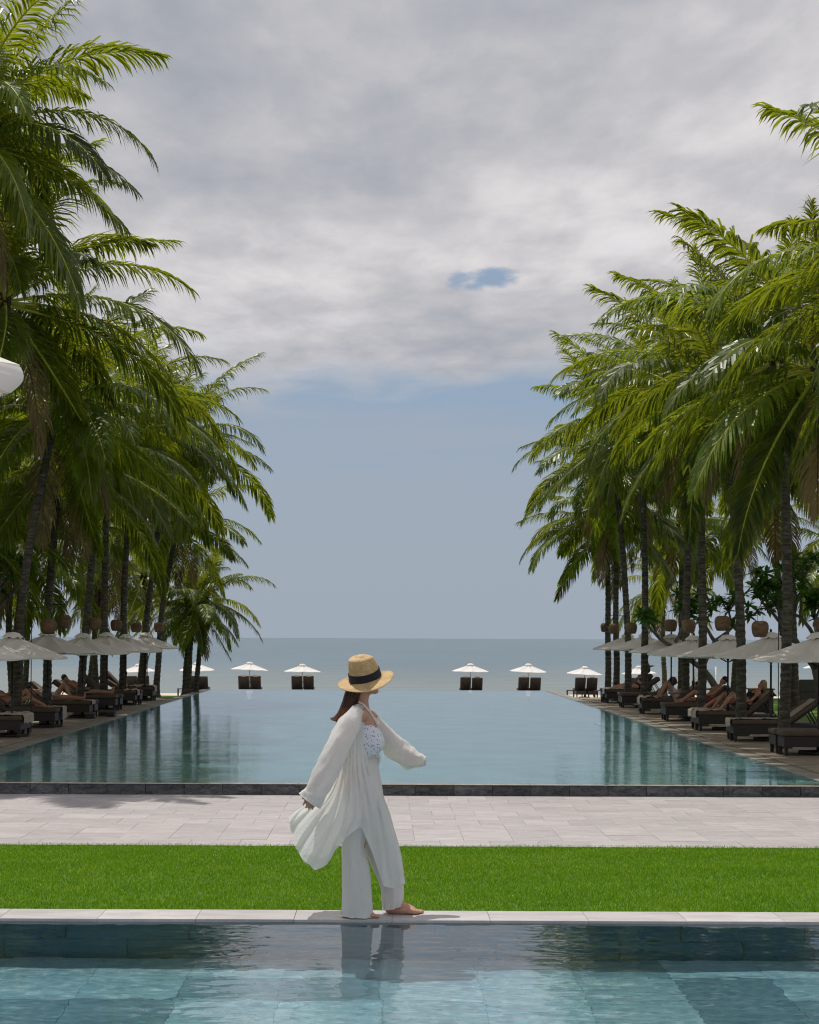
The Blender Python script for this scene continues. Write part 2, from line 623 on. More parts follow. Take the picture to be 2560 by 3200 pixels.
MT = {
    'paver': M('grey_sandstone', (.41, .38, .38), (.33, .305, .307), .62, 2.2, 6, .18, 45, .003, piece=.085, stretch=(1, 2.5, 1), vein=((.60, .57, .55), 1.4, .012, .55)),
    'joint': M('mortar', (.33, .31, .305), (.27, .255, .25), .9),
    'ledge': M('pale_ledge_stone', (.50, .475, .47), (.40, .375, .375), .5, 3, 6, .15, 40, .003, piece=.08, stretch=(1, 3, 1), vein=((.62, .6, .58), 2.5, .015, .4), rvar=.25),
    'slate': M('dark_slate', (.115, .12, .13), (.03, .034, .04), .5, 5, 7, .9, 18, .03, piece=.35, stretch=(1.2, 1, 3), vein=((.26, .27, .26), 2.6, .02, .45), rvar=.3),
    'rim': M('wet_rim_stone', (.58, .53, .44), (.40, .37, .29), .45, 6, 6, .2, 40, .003, piece=.1),
    'coping': M('pool_coping', (.27, .245, .215), (.17, .155, .13), .6, 1.6, 6, .3, 30, .004, piece=.1, vein=((.2, .2, .12), 1.2, .05, .3)),
    'tile_far': M('green_pool_stone', (.42, .68, .68), (.30, .52, .53), .5, 1.0, 5, piece=.12),
    'tile': M('blue_pool_tile', (.26, .45, .53), (.19, .37, .445), .5, 2.2, 5, .1, piece=.10, vein=((.42, .58, .60), 2.0, .03, .5)),
    'tile_dark': M('dark_pool_tile', (.14, .27, .335), (.10, .22, .28), .5, 2.5, 5, piece=.15),
    'tile_wall': M('basin_wall_tile', (.10, .21, .27), (.065, .15, .20), .5, 3, 5, .15, piece=.14, stretch=(1, 1, 2)),
    'soil': M('lawn_soil', (.08, .17, .006), (.05, .12, .004), .95, 6, 6, .5, 60, .01),
    'lawn': M('lawn_grass', (.12, .24, .012), (.07, .16, .008), .95, 1.5, 8, .9, 40, .03),
    'sand': M('beach_sand', (.62, .54, .44), (.50, .43, .34), .95, .6, 8, .4, 8, .03),
    'deck': deck_mat(),
    'sea': sea_mat(),
    'water_near': water_mat('near_pool_water', (.80, .95, .98), 9.0, .0, .004, (.8, 1.5, 1)),
    'water_far': water_mat('far_pool_water', (.66, .92, .92), 3.0, .9, .008, (.6, 1.7, 1)),
    'bark': trunk_mat(),
    'leaf': leaf_mat('palm_leaf', (.007, .022, .003), (.105, .155, .010), (.56, .64, .022), .29, .36),
    'leaf_dry': leaf_mat('dry_palm_leaf', (.13, .09, .04), (.26, .19, .085), (.3, .2, .08), .3, .6),
    'rachis': M('leaf_stalk', (.48, .46, .06), (.30, .32, .04), .45, 3),
    'fibre': M('crown_fibre', (.10, .075, .05), (.04, .03, .02), .95, 14, 5, .8, 40, .02, stretch=(1, 1, .4)),
    'broad': leaf_mat('glossy_broad_leaf', (.018, .065, .009), (.05, .14, .015), (.16, .32, .03), .3, .3),
    'branch': M('grey_branch', (.17, .15, .125), (.09, .08, .065), .9, 8, 5, .5, 40, .01),
    'canvas': M('cream_canvas', (.86, .81, .76), (.80, .755, .705), .85, 3, 4, .2, 25, .006, tsl=.25),
    'canvas_b': M('white_canvas', (.80, .79, .77), (.75, .74, .72), .85, 3, 4, .1, 25, .006, tsl=.18),
    'pole': M('dark_pole', (.035, .028, .022), (.02, .016, .013), .5, 10),
    'iron': M('black_iron', (.022, .022, .024), (.014, .014, .015), .55, 10, spec=.5),
    'wood_pole': M('pale_wood_pole', (.33, .26, .17), (.24, .18, .11), .6, 10),
    'clay': M('brown_clay_pot', (.20, .11, .055), (.095, .062, .034), .75, 6, 6, .5, 60, .006, piece=.25, stretch=(1, 1, 4)),
    'clay_in': M('pot_inside', (.05, .03, .02), (.03, .02, .012), .9),
    'wicker': M('dark_wicker', (.030, .024, .021), (.015, .012, .011), .55, 40, 3, .7, 130, .006, stretch=(1, 1, 2)),
    'cushion': M('brown_cushion', (.10, .070, .050), (.07, .050, .036), .9, 5, 4, .3, 180, .002),
    'towel': M('beige_towel', (.46, .39, .31), (.36, .30, .235), .95, 6, 5, .6, 90, .006),
    'towel_w': M('white_towel', (.70, .68, .66), (.6, .58, .56), .95, 6, 5, .6, 90, .006),
    'gauze': gauze_mat('white_gauze', (.93, .93, .92), .40, .10),
    'linen': gauze_mat('white_linen', (.90, .90, .89), .30, .04),
    'crochet': crochet_mat(),
    'straw': straw_mat(),
    'ribbon': M('black_ribbon', (.010, .012, .022), (.006, .007, .012), .7, 20, 4, .5, 60, .004),
    'skin': skin_mat('skin', (.43, .25, .175)),
    'skin_tan': skin_mat('skin_tan', (.34, .18, .115)),
    'hair': M('auburn_hair', (.085, .034, .018), (.035, .015, .009), .4, 12, 4, stretch=(1, 1, .2)),
    'hair_tip': M('auburn_hair_tip', (.16, .055, .025), (.08, .03, .014), .45, 12, 4),
    'hair_dark': M('dark_hair', (.02, .013, .01), (.01, .007, .006), .5, 12),
    'hair_blond': M('blond_hair', (.33, .22, .10), (.2, .13, .06), .5, 12),
    'cloth_red': M('red_cloth', (.25, .03, .04), (.18, .02, .03), .8, 8),
    'cloth_blue': M('navy_cloth', (.025, .04, .12), (.015, .025, .07), .8, 8),
    'cloth_print': M('print_cloth', (.30, .28, .25), (.05, .05, .06), .85, 26, 2, lo=.45, hi=.55),
    'cloth_black': M('black_cloth', (.018, .018, .022), (.01, .01, .012), .8, 8),
    'cloth_pale': M('pale_cloth', (.55, .54, .58), (.42, .42, .47), .85, 8),
    'net': M('blue_net', (.18, .28, .42), (.12, .2, .32), .8),
}
FAST_LEVEL = {}

# ------------------------------------------------------------------ levels of the place
ZP = -0.63       # paving by the big pool
ZR = -0.45       # rim and water of the big pool
ZD = -0.42       # decks beside the big pool
YW = 26.9        # near wall of the big pool
YE = 74.0        # far overflow edge
XL, XR = -7.35, 7.0   # water's sides
YL0, YL1 = 11.24, 11.63  # near ledge


def sheet(name, verts, faces, mat, **tags):
    mb = MB(); mb.add(verts, faces)
    return mb.build(name, mat, **tags)


def grid_sheet(name, xs, ys, fz, mat, **tags):
    vs = [(x, y, fz(x, y)) for y in ys for x in xs]
    n = len(xs)
    fs = [(j * n + i, j * n + i + 1, (j + 1) * n + i + 1, (j + 1) * n + i) for j in range(len(ys) - 1) for i in range(n - 1)]
    mb = MB(); mb.add(vs, fs)
    return mb.build(name, mat, smooth=True, **tags)


def frange(a, b, n):
    return [a + (b - a) * i / n for i in range(n + 1)]


# sea, beach, lawns
sheet('sea', [(-6000, 118, -2.8), (6000, 118, -2.8), (6000, 4700, -2.8), (-6000, 4700, -2.8)], [(0, 1, 2, 3)], MT['sea'], kind='structure')


def beach_z(x, y):
    t = (y - 77) / 20
    if t < 0:
        return -1.0
    if t < 1:
        return lerp(-1.0, -1.75, t * t * (3 - 2 * t)) + .03 * mnoise.noise((x * .2, y * .2, 0))
    u = (y - 97) / 43
    return lerp(-1.75, -2.80, u) + .04 * mnoise.noise((x * .15, y * .15, 3))


grid_sheet('beach', frange(-260, 260, 130), frange(76, 152, 40), beach_z, MT['sand'], kind='structure')


def lawn_z(x, y):
    if y < 66:
        return -.47
    t = min(1, (y - 66) / 12)
    return -.47 - .62 * t * t * (3 - 2 * t)


grid_sheet('lawn_left', frange(-70, XL - .36, 30), frange(26.9, 78, 40), lawn_z, MT['lawn'], kind='structure')
grid_sheet('lawn_right', frange(XR + .36, 70, 30), frange(26.9, 78, 40), lawn_z, MT['lawn'], kind='structure')
mb = MB(); mb.box(-30, 30, -6, 7.7, -1.9, -.06); mb.build('terrace', MT['paver'], kind='structure')

# big pool: basin, wall of stones, rim, water
mb = MB()
mb.box(XL - .36, XR + .36, YW + .32, YE + .30, -2.2, -1.65)
mb.box(XL - .36, XL, YW + .32, YE + .3, -1.65, -.53)
mb.box(XR, XR + .36, YW + .32, YE + .3, -1.65, -.53)
mb.box(XL, XR, YE, YE + .3, -1.65, ZR - .012)
basin = mb.build('pool_basin', MT['tile_far'], kind='structure')
# shallow entry step running down the right side under water
mb = MB(); mb.box(XR - 1.25, XR - .004, YW + .34, 47, -1.645, -.62, .01); mb.build('pool_step', MT['tile_far'], kind='structure')
mb = MB(); mb.box(XL + .004, XL + .95, YW + .34, 33, -1.645, -.64, .01); mb.build('pool_step', MT['tile_far'], kind='structure')
sheet('pool_water', [(XL, YW + .02, ZR), (XR, YW + .02, ZR), (XR, YE + .28, ZR), (XL, YE + .28, ZR)], [(0, 1, 2, 3)], MT['water_far'], kind='structure')

wall = thing('pool_wall', 'low dark slate wall holding the far end of the long pool above the paving', 'wall', (0, YW, ZP))
wall['label'] = 'low dark slate stone wall at the near end of the long pool'
mb = MB(); mb.box(-11, 11, .035, .31, -.9, .165); mb.build('core', MT['joint'], wall)
rng = random.Random(3)
stone_me = []
for k in range(4):
    mb = MB(); mb.box(-.296, .296, -.0, .05, .0, .166, .006)
    for i, p in enumerate(mb.v):
        q = Vector(p)
        mb.v[i] = (q.x, q.y + (.006 * mnoise.noise((q.x * 6 + k * 9, q.z * 9, k))), q.z)
    stone_me.append(mb.mesh('stone', [MT['slate']], False))
rim_me = MB(); rim_me.box(-.596, .596, -.022, .31, .168, .180, .004); rim_me = rim_me.mesh('rim_slab', [MT['rim']], False)
for i in range(-18, 18):
    part('stone', stone_me[rng.randrange(4)], wall, (i * .6 + .22, rng.uniform(-.006, .006), 0))
for i in range(-9, 9):
    part('rim_slab', rim_me, wall, (i * 1.2 + .5, rng.uniform(-.003, .003), rng.uniform(-.0015, .0)))

# coping along both sides
for side, x0 in ((-1, XL - .36), (1, XR)):
    cp = thing('pool_coping', 'pale stone coping along the %s side of the long pool' % ('left' if side < 0 else 'right'), 'coping', (x0, 0, 0))
    me = MB(); me.box(.0, .36, -.595, .595, -.53, ZR + .012, .008); me = me.mesh('slab', [MT['coping']], False)
    y = YW + .93
    while y < YE + .2:
        part('slab', me, cp, (0, y, rng.uniform(-.002, .002)))
        y += 1.2

# decks
for side in (-1, 1):
    xa, xb = (XL - 4.6, XL - .362) if side < 0 else (XR + .362, XR + 4.6)
    mb = MB(); mb.box(xa, xb, YW + .0, 63.5 if side < 0 else 65, -.6, ZD)
    mb.build('deck_left' if side < 0 else 'deck_right', MT['deck'], kind='structure')

# paving of single slabs
paving = MB(); paving.box(-16, 16, 20.4, YW + .036, ZP - .25, ZP - .012)
paving = paving.build('paving', MT['joint'], kind='structure')
pv = []
for k in range(3):
    mb = MB(); mb.box(-.2985, .2985, -.294, .294, -.03, .0, .002); pv.append(mb.mesh('paver', [MT['paver']], False))
for r in range(11):
    off = rng.choice((0, 0, 0.0, .3)) + .1
    i0 = -13
    for i in range(i0, 13):
        x = i * .6 + off
        if abs(x) > 7.6:
            continue
        part('paver', pv[(i + r) % 3], paving, (x, 20.4 + .295 + r * .5909, ZP + rng.uniform(-.0015, .0015)), (0, 0, rng.choice((0, pi))))
mb = MB()
mb.box(-16, -7.85, 20.4, YW, ZP - .02, ZP - .001); mb.box(7.95, 16, 20.4, YW, ZP - .02, ZP - .001)
mb.build('paving_margin', MT['paver'], kind='structure')


# near lawn with real blades
def near_z(x, y):
    return lerp(-.035, ZP - .015, max(0, min(1, (y - 11.63) / (20.4 - 11.63))))


grid_sheet('lawn', frange(-12, 12, 12), frange(11.63, 20.42, 10), near_z, MT['soil'], kind='structure')


def grass_blades():
    r = random.Random(11)
    vs, fs = [], []
    def blade(x, y, h, w, lean):
        a = r.uniform(0, 2 * pi)
        dx, dy = cos(a) * w, sin(a) * w * .6
        z = near_z(x, y)
        b = r.uniform(0, 2 * pi)
        lx, ly = cos(b) * lean * h, sin(b) * lean * h
        k = len(vs)
        vs.extend(((x - dx, y - dy, z - .004), (x + dx, y + dy, z - .004), (x + dx * .6 + lx * .4, y + dy * .6 + ly * .4, z + h * .6), (x - dx * .6 + lx * .4, y - dy * .6 + ly * .4, z + h * .6), (x + lx, y + ly, z + h)))
        fs.append((k, k + 1, k + 2, k + 3)); fs.append((k + 3, k + 2, k + 4))
    y = 11.64
    while y < 20.42:
        half = y * .255 + 1.9
        n = int(half * 2 * 280 * (13 / y) ** 1.0)
        for _ in range(n):
            x = r.uniform(-half - .2, half + .2); yy = y + r.uniform(0, .12)
            pn = mnoise.noise((x * .9, yy * .7, 0))
            h = r.uniform(.018, .036) * (1 + .3 * pn)
            if r.random() < .012 + .02 * max(0, pn):
                h *= 1.6
            blade(x, yy, h, r.uniform(.0026, .0042) * (yy / 13) ** .7, r.uniform(.2, 1.1))
        y += .12
    me = bpy.data.meshes.new('grass')
    me.from_pydata(vs, [], fs)
    me.materials.append(grass_mat())
    return link('grass', me, None, kind='stuff', label='short bright green grass between the paving and the near ledge', category='grass')


def grass_mat():
    m, nt, out = new_mat('grass_blade')
    bs = node(nt, 'ShaderNodeBsdfPrincipled')
    bs.inputs['Roughness'].default_value = .5
    bs.inputs['Specular IOR Level'].default_value = .25
    geo = node(nt, 'ShaderNodeNewGeometry')
    rnd = geo.outputs['Random Per Island']
    patch = noisen(nt, coords(nt), 1.2, 4)
    f = mathn(nt, 'ADD', mathn(nt, 'MULTIPLY', rnd, .6), mathn(nt, 'MULTIPLY', patch, .5))
    col = ramp(nt, f, [(.15, (.085, .22, .003)), (.6, (.16, .33, .004)), (.80, (.25, .42, .008)), (.9, (.42, .48, .05))])
    nt.links.new(col, bs.inputs['Base Color'])
    tr = node(nt, 'ShaderNodeBsdfTranslucent')
    nt.links.new(col, tr.inputs[0])
    mx = node(nt, 'ShaderNodeMixShader', i_Fac=.35)
    nt.links.new(bs.outputs[0], mx.inputs[1]); nt.links.new(tr.outputs[0], mx.inputs[2])
    nt.links.new(mx.outputs[0], out.inputs[0])
    return m


grass_blades()

# near pool
ZWN = -.018
ledge = MB(); ledge.box(-10, 10, YL0 + .012, YL1 - .004, -1.3, -.032)
ledge = ledge.build('pool_ledge', MT['ledge'], kind='structure')
me = MB(); me.box(-.319, .319, 0, YL1 - YL0, -.03, .0, .004); me = me.mesh('slab', [MT['ledge']], False)
for i in range(-14, 14):
    part('slab', me, ledge, (i * .64 + .39, YL0 + rng.uniform(-.001, .001), rng.uniform(-.001, .001)))
floor = MB(); floor.box(-10, 10, 7.7, YL0 + .1, -1.5, -1.212)
floor = floor.build('near_pool_floor', MT['tile'], kind='structure')
tl = {}
for key in ('tile', 'tile_dark'):
    mb = MB(); mb.box(-.299, .299, -.299, .299, -.01, .0, .0015); tl[key] = mb.mesh('tile', [MT[key]], False)
dark = {(-4, 3), (-3, 3), (-4, 2), (-2, 4), (-1, 4), (-5, 4), (-5, 1), (-4, 1), (3, 4), (3, 3), (4, 3), (2, 2), (3, 1), (4, 1), (6, 2), (-7, 3), (0, 1), (-2, 0), (2, 5), (5, 5)}
for i in range(-10, 10):
    for j in range(6):
        k = 'tile_dark' if (i, j) in dark else 'tile'
        part('tile', tl[k], floor, (i * .6 + .3, 7.7 + .3 + j * .6, -1.2 + rng.uniform(-.002, .002)))
bw = thing('basin_wall', 'tiled blue-grey pool wall under water below the near ledge', 'wall', (0, YL0, -1.2))
mb = MB(); mb.box(-10, 10, .004, .012, 0, 1.17); mb.build('backing', MT['joint'], bw)
me = MB(); me.box(-.397, .397, -.01, .004, .003, .577, .003); me = me.mesh('wall_tile', [MT['tile_wall']], False)
for i in range(-9, 9):
    for j in range(2):
        part('wall_tile', me, bw, (i * .8 + .35 + (.4 if j else 0), 0, j * .585))
mb = MB(); mb.box(-10.3, -10, 7.5, YL1, -1.5, -.03); mb.box(10, 10.3, 7.5, YL1, -1.5, -.03)
mb.box(-10, 10, 7.68, 7.7, -1.5, -.055); mb.build('near_pool_sides', MT['tile_wall'], kind='structure')


def ripple(x, y):
    h = .0028 * mnoise.noise((x * 2.6, y * 4.3, .3)) + .0018 * mnoise.noise((x * 6.5, y * 11.0, 1.7)) + .0009 * mnoise.noise((x * 14, y * 23, 4.1))
    return ZWN + h * (.55 + .75 * abs(mnoise.noise((x * .5, y * .7, 8))))


nw = grid_sheet('near_pool_water', frange(-4, 4, 400), frange(7.7, YL0 + .001, 240), ripple, MT['water_near'], kind='structure')
for xa, xb in ((-10, -4), (4, 10)):
    sheet('near_pool_water', [(xa, 7.7, ZWN), (xb, 7.7, ZWN), (xb, YL0 + .001, ZWN), (xa, YL0 + .001, ZWN)], [(0, 1, 2, 3)], MT['water_near'], kind='structure')
# sunlight refracted through the rippled surface onto the tiles
sun.cycles.is_caustics_light = True
nw.cycles.is_caustics_caster = True
for o in list(floor.children) + list(bw.children):
    o.cycles.is_caustics_receiver = True

# ------------------------------------------------------------------ coconut palms
def frond_mesh(seed, th0, droop, L=4.2, n=80, dry=False, sweep=0.0, power=1.35):
    r = random.Random(seed)
    mb = MB()
    K = 26
    pts, tans = [], []
    p = Vector((0.0, 0, 0)); 
    az = 0.0
    for i in range(K + 1):
        s = i / K
        th = th0 - droop * s ** power
        az = sweep * s * s
        t = Vector((cos(th) * cos(az), cos(th) * sin(az), sin(th)))
        pts.append(p.copy()); tans.append(t)
        p = p + t * (L / K)
    mb.tube(pts, [lerp(.042, .005, (i / K) ** .7) for i in range(K + 1)], 5, 1)
    twist = r.uniform(-.5, .5)

    def frame(s):
        f = s * K
        k = min(int(f), K - 1)
        u = f - k
        P = pts[k].lerp(pts[k + 1], u)
        T = tans[k].lerp(tans[k + 1], u).normalized()
        S = Vector((0, 0, 1)).cross(T)
        if S.length < .05:
            S = Vector((0, 1, 0))
        S.normalize()
        U = T.cross(S)
        a = twist * s
        return P, T, S * cos(a) + U * sin(a), U * cos(a) - S * sin(a)
    for side in (-1, 1):
        for i in range(n):
            s = .13 + .865 * (i + r.uniform(-.3, .3)) / n
            s = min(.995, max(.1, s))
            P, T, S, U = frame(s)
            prof = min(1.0, .45 + 2.2 * (s - .1)) * (1 - .68 * max(0, (s - .45) / .55) ** 1.6)
            l = 1.02 * prof * r.uniform(.82, 1.1)
            a = radians(lerp(72, 22, s ** 1.1)) + r.uniform(-.14, .14)
            d = (T * cos(a) + S * side * sin(a) + U * (r.uniform(.10, .38) - .15 * s)).normalized()
            g = (.30 + .26 * r.random()) * (1.25 if dry else 1.0) * (1 - .35 * s)
            if r.random() < .05:
                g *= 2.2
            w = r.uniform(.020, .030) * (.8 + .3 * prof)
            ctr = [P]
            q = P
            dd = d
            segs = 3
            ws = [w * .55]
            for k in range(segs):
                dd = (dd + Vector((0, 0, -g * (k + .4)))).normalized()
                q = q + dd * (l / segs)
                ctr.append(q)
                ws.append((w, w * .8, 0)[k])
            wd = (T - d * T.dot(d))
            wd = wd.normalized() if wd.length > .05 else U.copy()
            # blade face tips a little out of the frond plane
            wd = (wd + U * r.uniform(-.35, .35)).normalized()
            vs = []
            for c, ww in zip(ctr[:-1], ws[:-1]):
                vs += [c - wd * ww, c + wd * ww]
            vs.append(ctr[-1])
            m = len(vs) - 1
            mb.add(vs, [(0, 1, 3, 2), (2, 3, 5, 4), (4, 5, m)], 0)
    me = mb.mesh('frond', [MT['leaf_dry'] if dry else MT['leaf'], MT['fibre'] if dry else MT['rachis']], False)
    return me


# classes from the upright spear to the hanging skirt
FCLASS = [(82, 28), (66, 46), (50, 62), (34, 72), (18, 72), (2, 62), (-16, 50), (-36, 36)]
FRONDS = [[frond_mesh(100 + c * 10 + k, radians(a + k * 5 - 5), radians(d + (k - 1) * 14), 3.95 + .25 * k, sweep=(k - 1) * .45, power=1.05 + .3 * k) for k in range(3)] for c, (a, d) in enumerate(FCLASS)]
DRY = [frond_mesh(300 + k, radians(-52 - 10 * k), radians(30), 3.2, 40, True) for k in range(2)]
NUT = MB(); NUT.ball((0, 0, 0), (.10, .10, .13), 9, 6); NUT = NUT.mesh('coconut', [M('green_coconut', (.16, .19, .04), (.10, .12, .03), .5, 6)])


def trunk_mesh(base, top, r0, r1, seed, bend):
    """ringed, gently curved stem; local origin at the base"""
    r = random.Random(seed)
    d = Vector(top) - Vector(base)
    H = d.length
    n = max(12, int(H / .09))
    side = Vector((-d.y, d.x, 0))
    bx = Vector((bend * H, 0.15 * bend * H, 0))
    rings = []
    N = 14
    for i in range(n + 1):
        t = i / n
        c = d * t + bx * sin(pi * t) + Vector((mnoise.noise((t * 3, seed, 0)), mnoise.noise((t * 3, seed, 7)), 0)) * .05 * min(1, t * 4)
        rr = lerp(r0, r1, t ** .8) + .10 * exp(-t * H / .22) + (.013 if i % 2 else 0.0) * (1 if t < .97 else 0)
        rr += .03 * exp(-(1 - t) * H / .25)
        ph = r.uniform(-.01, .01)
        rings.append([c + Vector((cos(2 * pi * j / N) * rr * (1 + .05 * mnoise.noise((j * 1.7, i * .6, seed))), sin(2 * pi * j / N) * rr * (1 + .05 * mnoise.noise((j * 1.3, i * .6, seed + 4))), ph)) for j in range(N)])
    mb = MB(); mb.loft(rings)
    t1 = rings[-1]
    return mb.mesh('trunk', [MT['bark']], True)


def palm(base, top, seed, label, group, nf=27, size=1.0, r0=.12, r1=.08, bend=0.0, dry=2, nuts=4, az0=None, skirt=1.0):
    r = random.Random(seed * 31 + 5)
    base = Vector(base); top = Vector(top)
    t = thing('palm_tree', label, 'palm', base, 0, group)
    part('trunk', trunk_mesh(base, top, r0, r1, seed, bend), t)
    c = top - base
    mb = MB()
    for k in range(16):
        a = k * 2.4
        zz = -.35 + .7 * k / 16
        q = Vector((cos(a) * (r1 + .02), sin(a) * (r1 + .02), zz))
        mb.tube([q * .6 + Vector((0, 0, zz * .4 - .1)), q + Vector((0, 0, .12)), q * 1.7 + Vector((0, 0, .32))], [.05, .07, .02], 6)
    mb.ball((0, 0, 0), (r1 + .05, r1 + .05, .42), 10, 6)
    part('crown_shaft', mb.mesh('crown_shaft', [MT['fibre']]), t, c)
    a = r.uniform(0, 6.28) if az0 is None else az0
    for i in range(nf):
        u = (i + .5) / nf
        # older fronds sit lower; spread over the classes
        cl = u ** .85 * (len(FCLASS) - .01) * (.86 + .14 * skirt)
        cl = int(max(0, min(len(FCLASS) - 1, cl + r.uniform(-.5, .5))))
        a += 2.39996 + r.uniform(-.25, .25)
        s = size * r.uniform(.86, 1.08) * (.72 if cl == 0 else 1)
        part('frond', FRONDS[cl][r.randrange(3)], t, c + Vector((cos(a) * .08, sin(a) * .08, .22 - .35 * u)), (r.uniform(-.10, .10), 0, a), (s, s, s))
    for i in range(dry):
        a += 2.4
        part('dry_frond', DRY[i % 2], t, c + Vector((cos(a) * .1, sin(a) * .1, -.2)), (0, 0, a), size * r.uniform(.7, 1))
    for i in range(nuts):
        aa = r.uniform(0, 6.28)
        part('coconut', NUT, t, c + Vector((cos(aa) * .2, sin(aa) * .2, -.28 - .12 * r.random())))
    return t


ORD = ['first', 'second', 'third', 'fourth', 'fifth', 'sixth', 'seventh', 'eighth', 'ninth', 'tenth', 'eleventh', 'twelfth', 'thirteenth']
# base X, Y; crown: photo x, photo y (or height), bend
LEFT = [(-9.1, 31.5, -120, 430, .0, .95), (-8.6, 35.8, 15, 940, -.02, 1.0), (-8.5, 40, 183, 1270, -.03, 1.02), (-8.55, 44, 198, 1440, -.02, .95), (-8.6, 49, 313, 1380, .0, 1.0),
        (-8.65, 53.5, 335, 1330, .0, 1.0), (-8.58, 57, 417, 1400, -.01, .95), (-8.4, 60.5, 553, 1385, -.03, 1.0), (-8.4, 64, 553, 1640, -.02, .85)]
RIGHT = [(9.6, 27.0, 2960, 900, .0, 1.0), (8.5, 31.5, 2560, 1150, .0, 1.0), (8.25, 35.6, 2428, 1120, .02, .95), (8.31, 40, 2255, 1230, .02, 1.0), (8.22, 44.5, 2180, 1270, .01, .95),
         (8.6, 49, 2150, 1240, .0, 1.0), (8.11, 53.5, 2000, 1340, .01, 1.0), (8.25, 58, 1915, 1430, .02, .95), (8.39, 62, 1925, 1600, .0, .85), (8.25, 63.2, 1900, 1650, .0, .8)]
for i, (bx, by, px, py, bend, sz) in enumerate(LEFT):
    zz = -.46 if by < 62 else lawn_z(bx, by)
    palm((bx, by, zz), at(px, py, by + .3), 10 + i, '%s coconut palm from the left picture edge in the row along the left deck' % ORD[i] if i else 'tallest coconut palm, its crown at the top left corner', 'palms along the left deck', nf=(42, 35, 30, 28)[min(i, 3)], size=sz, bend=bend, r0=.115, r1=.08, skirt=.3)
for i, (bx, by, px, py, bend, sz) in enumerate(RIGHT):
    palm((bx, by, -.46), at(px, py, by), 40 + i, '%s coconut palm from the right picture edge in the row along the right deck' % ORD[i] if i else 'coconut palm whose fronds enter at the upper right picture edge', 'palms along the right deck', nf=27, size=sz, bend=bend, r0=.115, r1=.08, skirt=.3)
for i, (bx, by, px, py, nm) in enumerate([(-7.95, 69.6, 588, 1872, 'left and thinnest'), (-7.8, 69.0, 608, 1898, 'middle'), (-7.62, 70.2, 642, 1868, 'right-hand leaning')]):
    palm((bx, by, lawn_z(bx, by) - .03), at(px, py, by), 70 + i, '%s stem of the low three-palm clump at the pool\'s far left corner' % nm, 'low palm clump at the far corner', nf=17, size=.66, r0=.11, r1=.075, dry=1, nuts=2)
BG = [(-12.2, 38, 8.6), (-13.0, 46, 8.2), (-11.6, 51.5, 7.2), (-12.6, 59, 7.4), (-11.0, 66.5, 6.0), (-14.5, 70, 6.4), (-10.6, 74.5, 4.4), (-15.5, 54, 6.0), (-17, 64, 5.0), (-12.9, 75.5, 4.6),
      (-11.4, 42.5, 5.0), (-14.2, 50, 4.4), (-12.0, 56, 4.6), (-15.5, 60, 4.2), (-18.5, 73, 4.4)]
for i, (x, y, z) in enumerate(BG):
    palm((x, y, lawn_z(x, y) - .02), (x + RNG.uniform(-.5, .9), y + RNG.uniform(-.4, .4), z), 90 + i, 'shaded coconut palm behind the left deck row, %s nearest of them' % ORD[i] if i < 13 else 'shaded coconut palm far behind the left deck, %s' % ('beside the beach' if i == 14 else 'among the low crowns'), 'palms behind the left deck', nf=19, size=.95, dry=3, bend=RNG.uniform(-.03, .03))
BGR = [(12.8, 37, 7.6), (11.2, 43.5, 8.4), (12.2, 51, 8.4), (13.8, 58, 7.2), (11.4, 66, 6.2), (14.0, 69, 6.4), (12.9, 79, 4.3), (16.5, 52, 6.8), (17.5, 66, 5.2)]
for i, (x, y, z) in enumerate(BGR):
    zz = lawn_z(x, y) - .02 if y < 78 else beach_z(x, y) - .02
    palm((x, y, zz), (x + RNG.uniform(-.8, .4), y + RNG.uniform(-.4, .4), z), 120 + i, ('small ringed brown palm on the beach side, right of the far lanterns' if i == 6 else 'shaded coconut palm behind the right deck row, %s nearest of them' % ORD[i]), 'palms behind the right deck', nf=19, size=.95 if i != 6 else .75, dry=3, bend=RNG.uniform(-.03, .03))


# ------------------------------------------------------------------ frangipani trees
def rosette():
    r = random.Random(5)
    mb = MB()
    for i in range(13):
        a = i * 2.4
        el = radians(lerp(60, -15, i / 12))
        d = Vector((cos(a) * cos(el), sin(a) * cos(el), sin(el)))
        s = Vector((-sin(a), cos(a), 0))
        l = r.uniform(.24, .36)
        ws = (.008, .042, .052, .036, 0.0)
        pts = []
        for k, w in enumerate(ws):
            t = k / 4
            c = d * l * t + Vector((0, 0, -.10 * t * t))
            up = Vector((0, 0, .012)) * (1 - t)
            pts += [c - s * w + up, c, c + s * w + up]
        fs = []
        for k in range(4):
            b = k * 3
            fs += [(b, b + 1, b + 4, b + 3), (b + 1, b + 2, b + 5, b + 4)]
        mb.add(pts, fs)
    return mb.mesh('leaf_cluster', [MT['broad']], True)


ROSE = rosette()


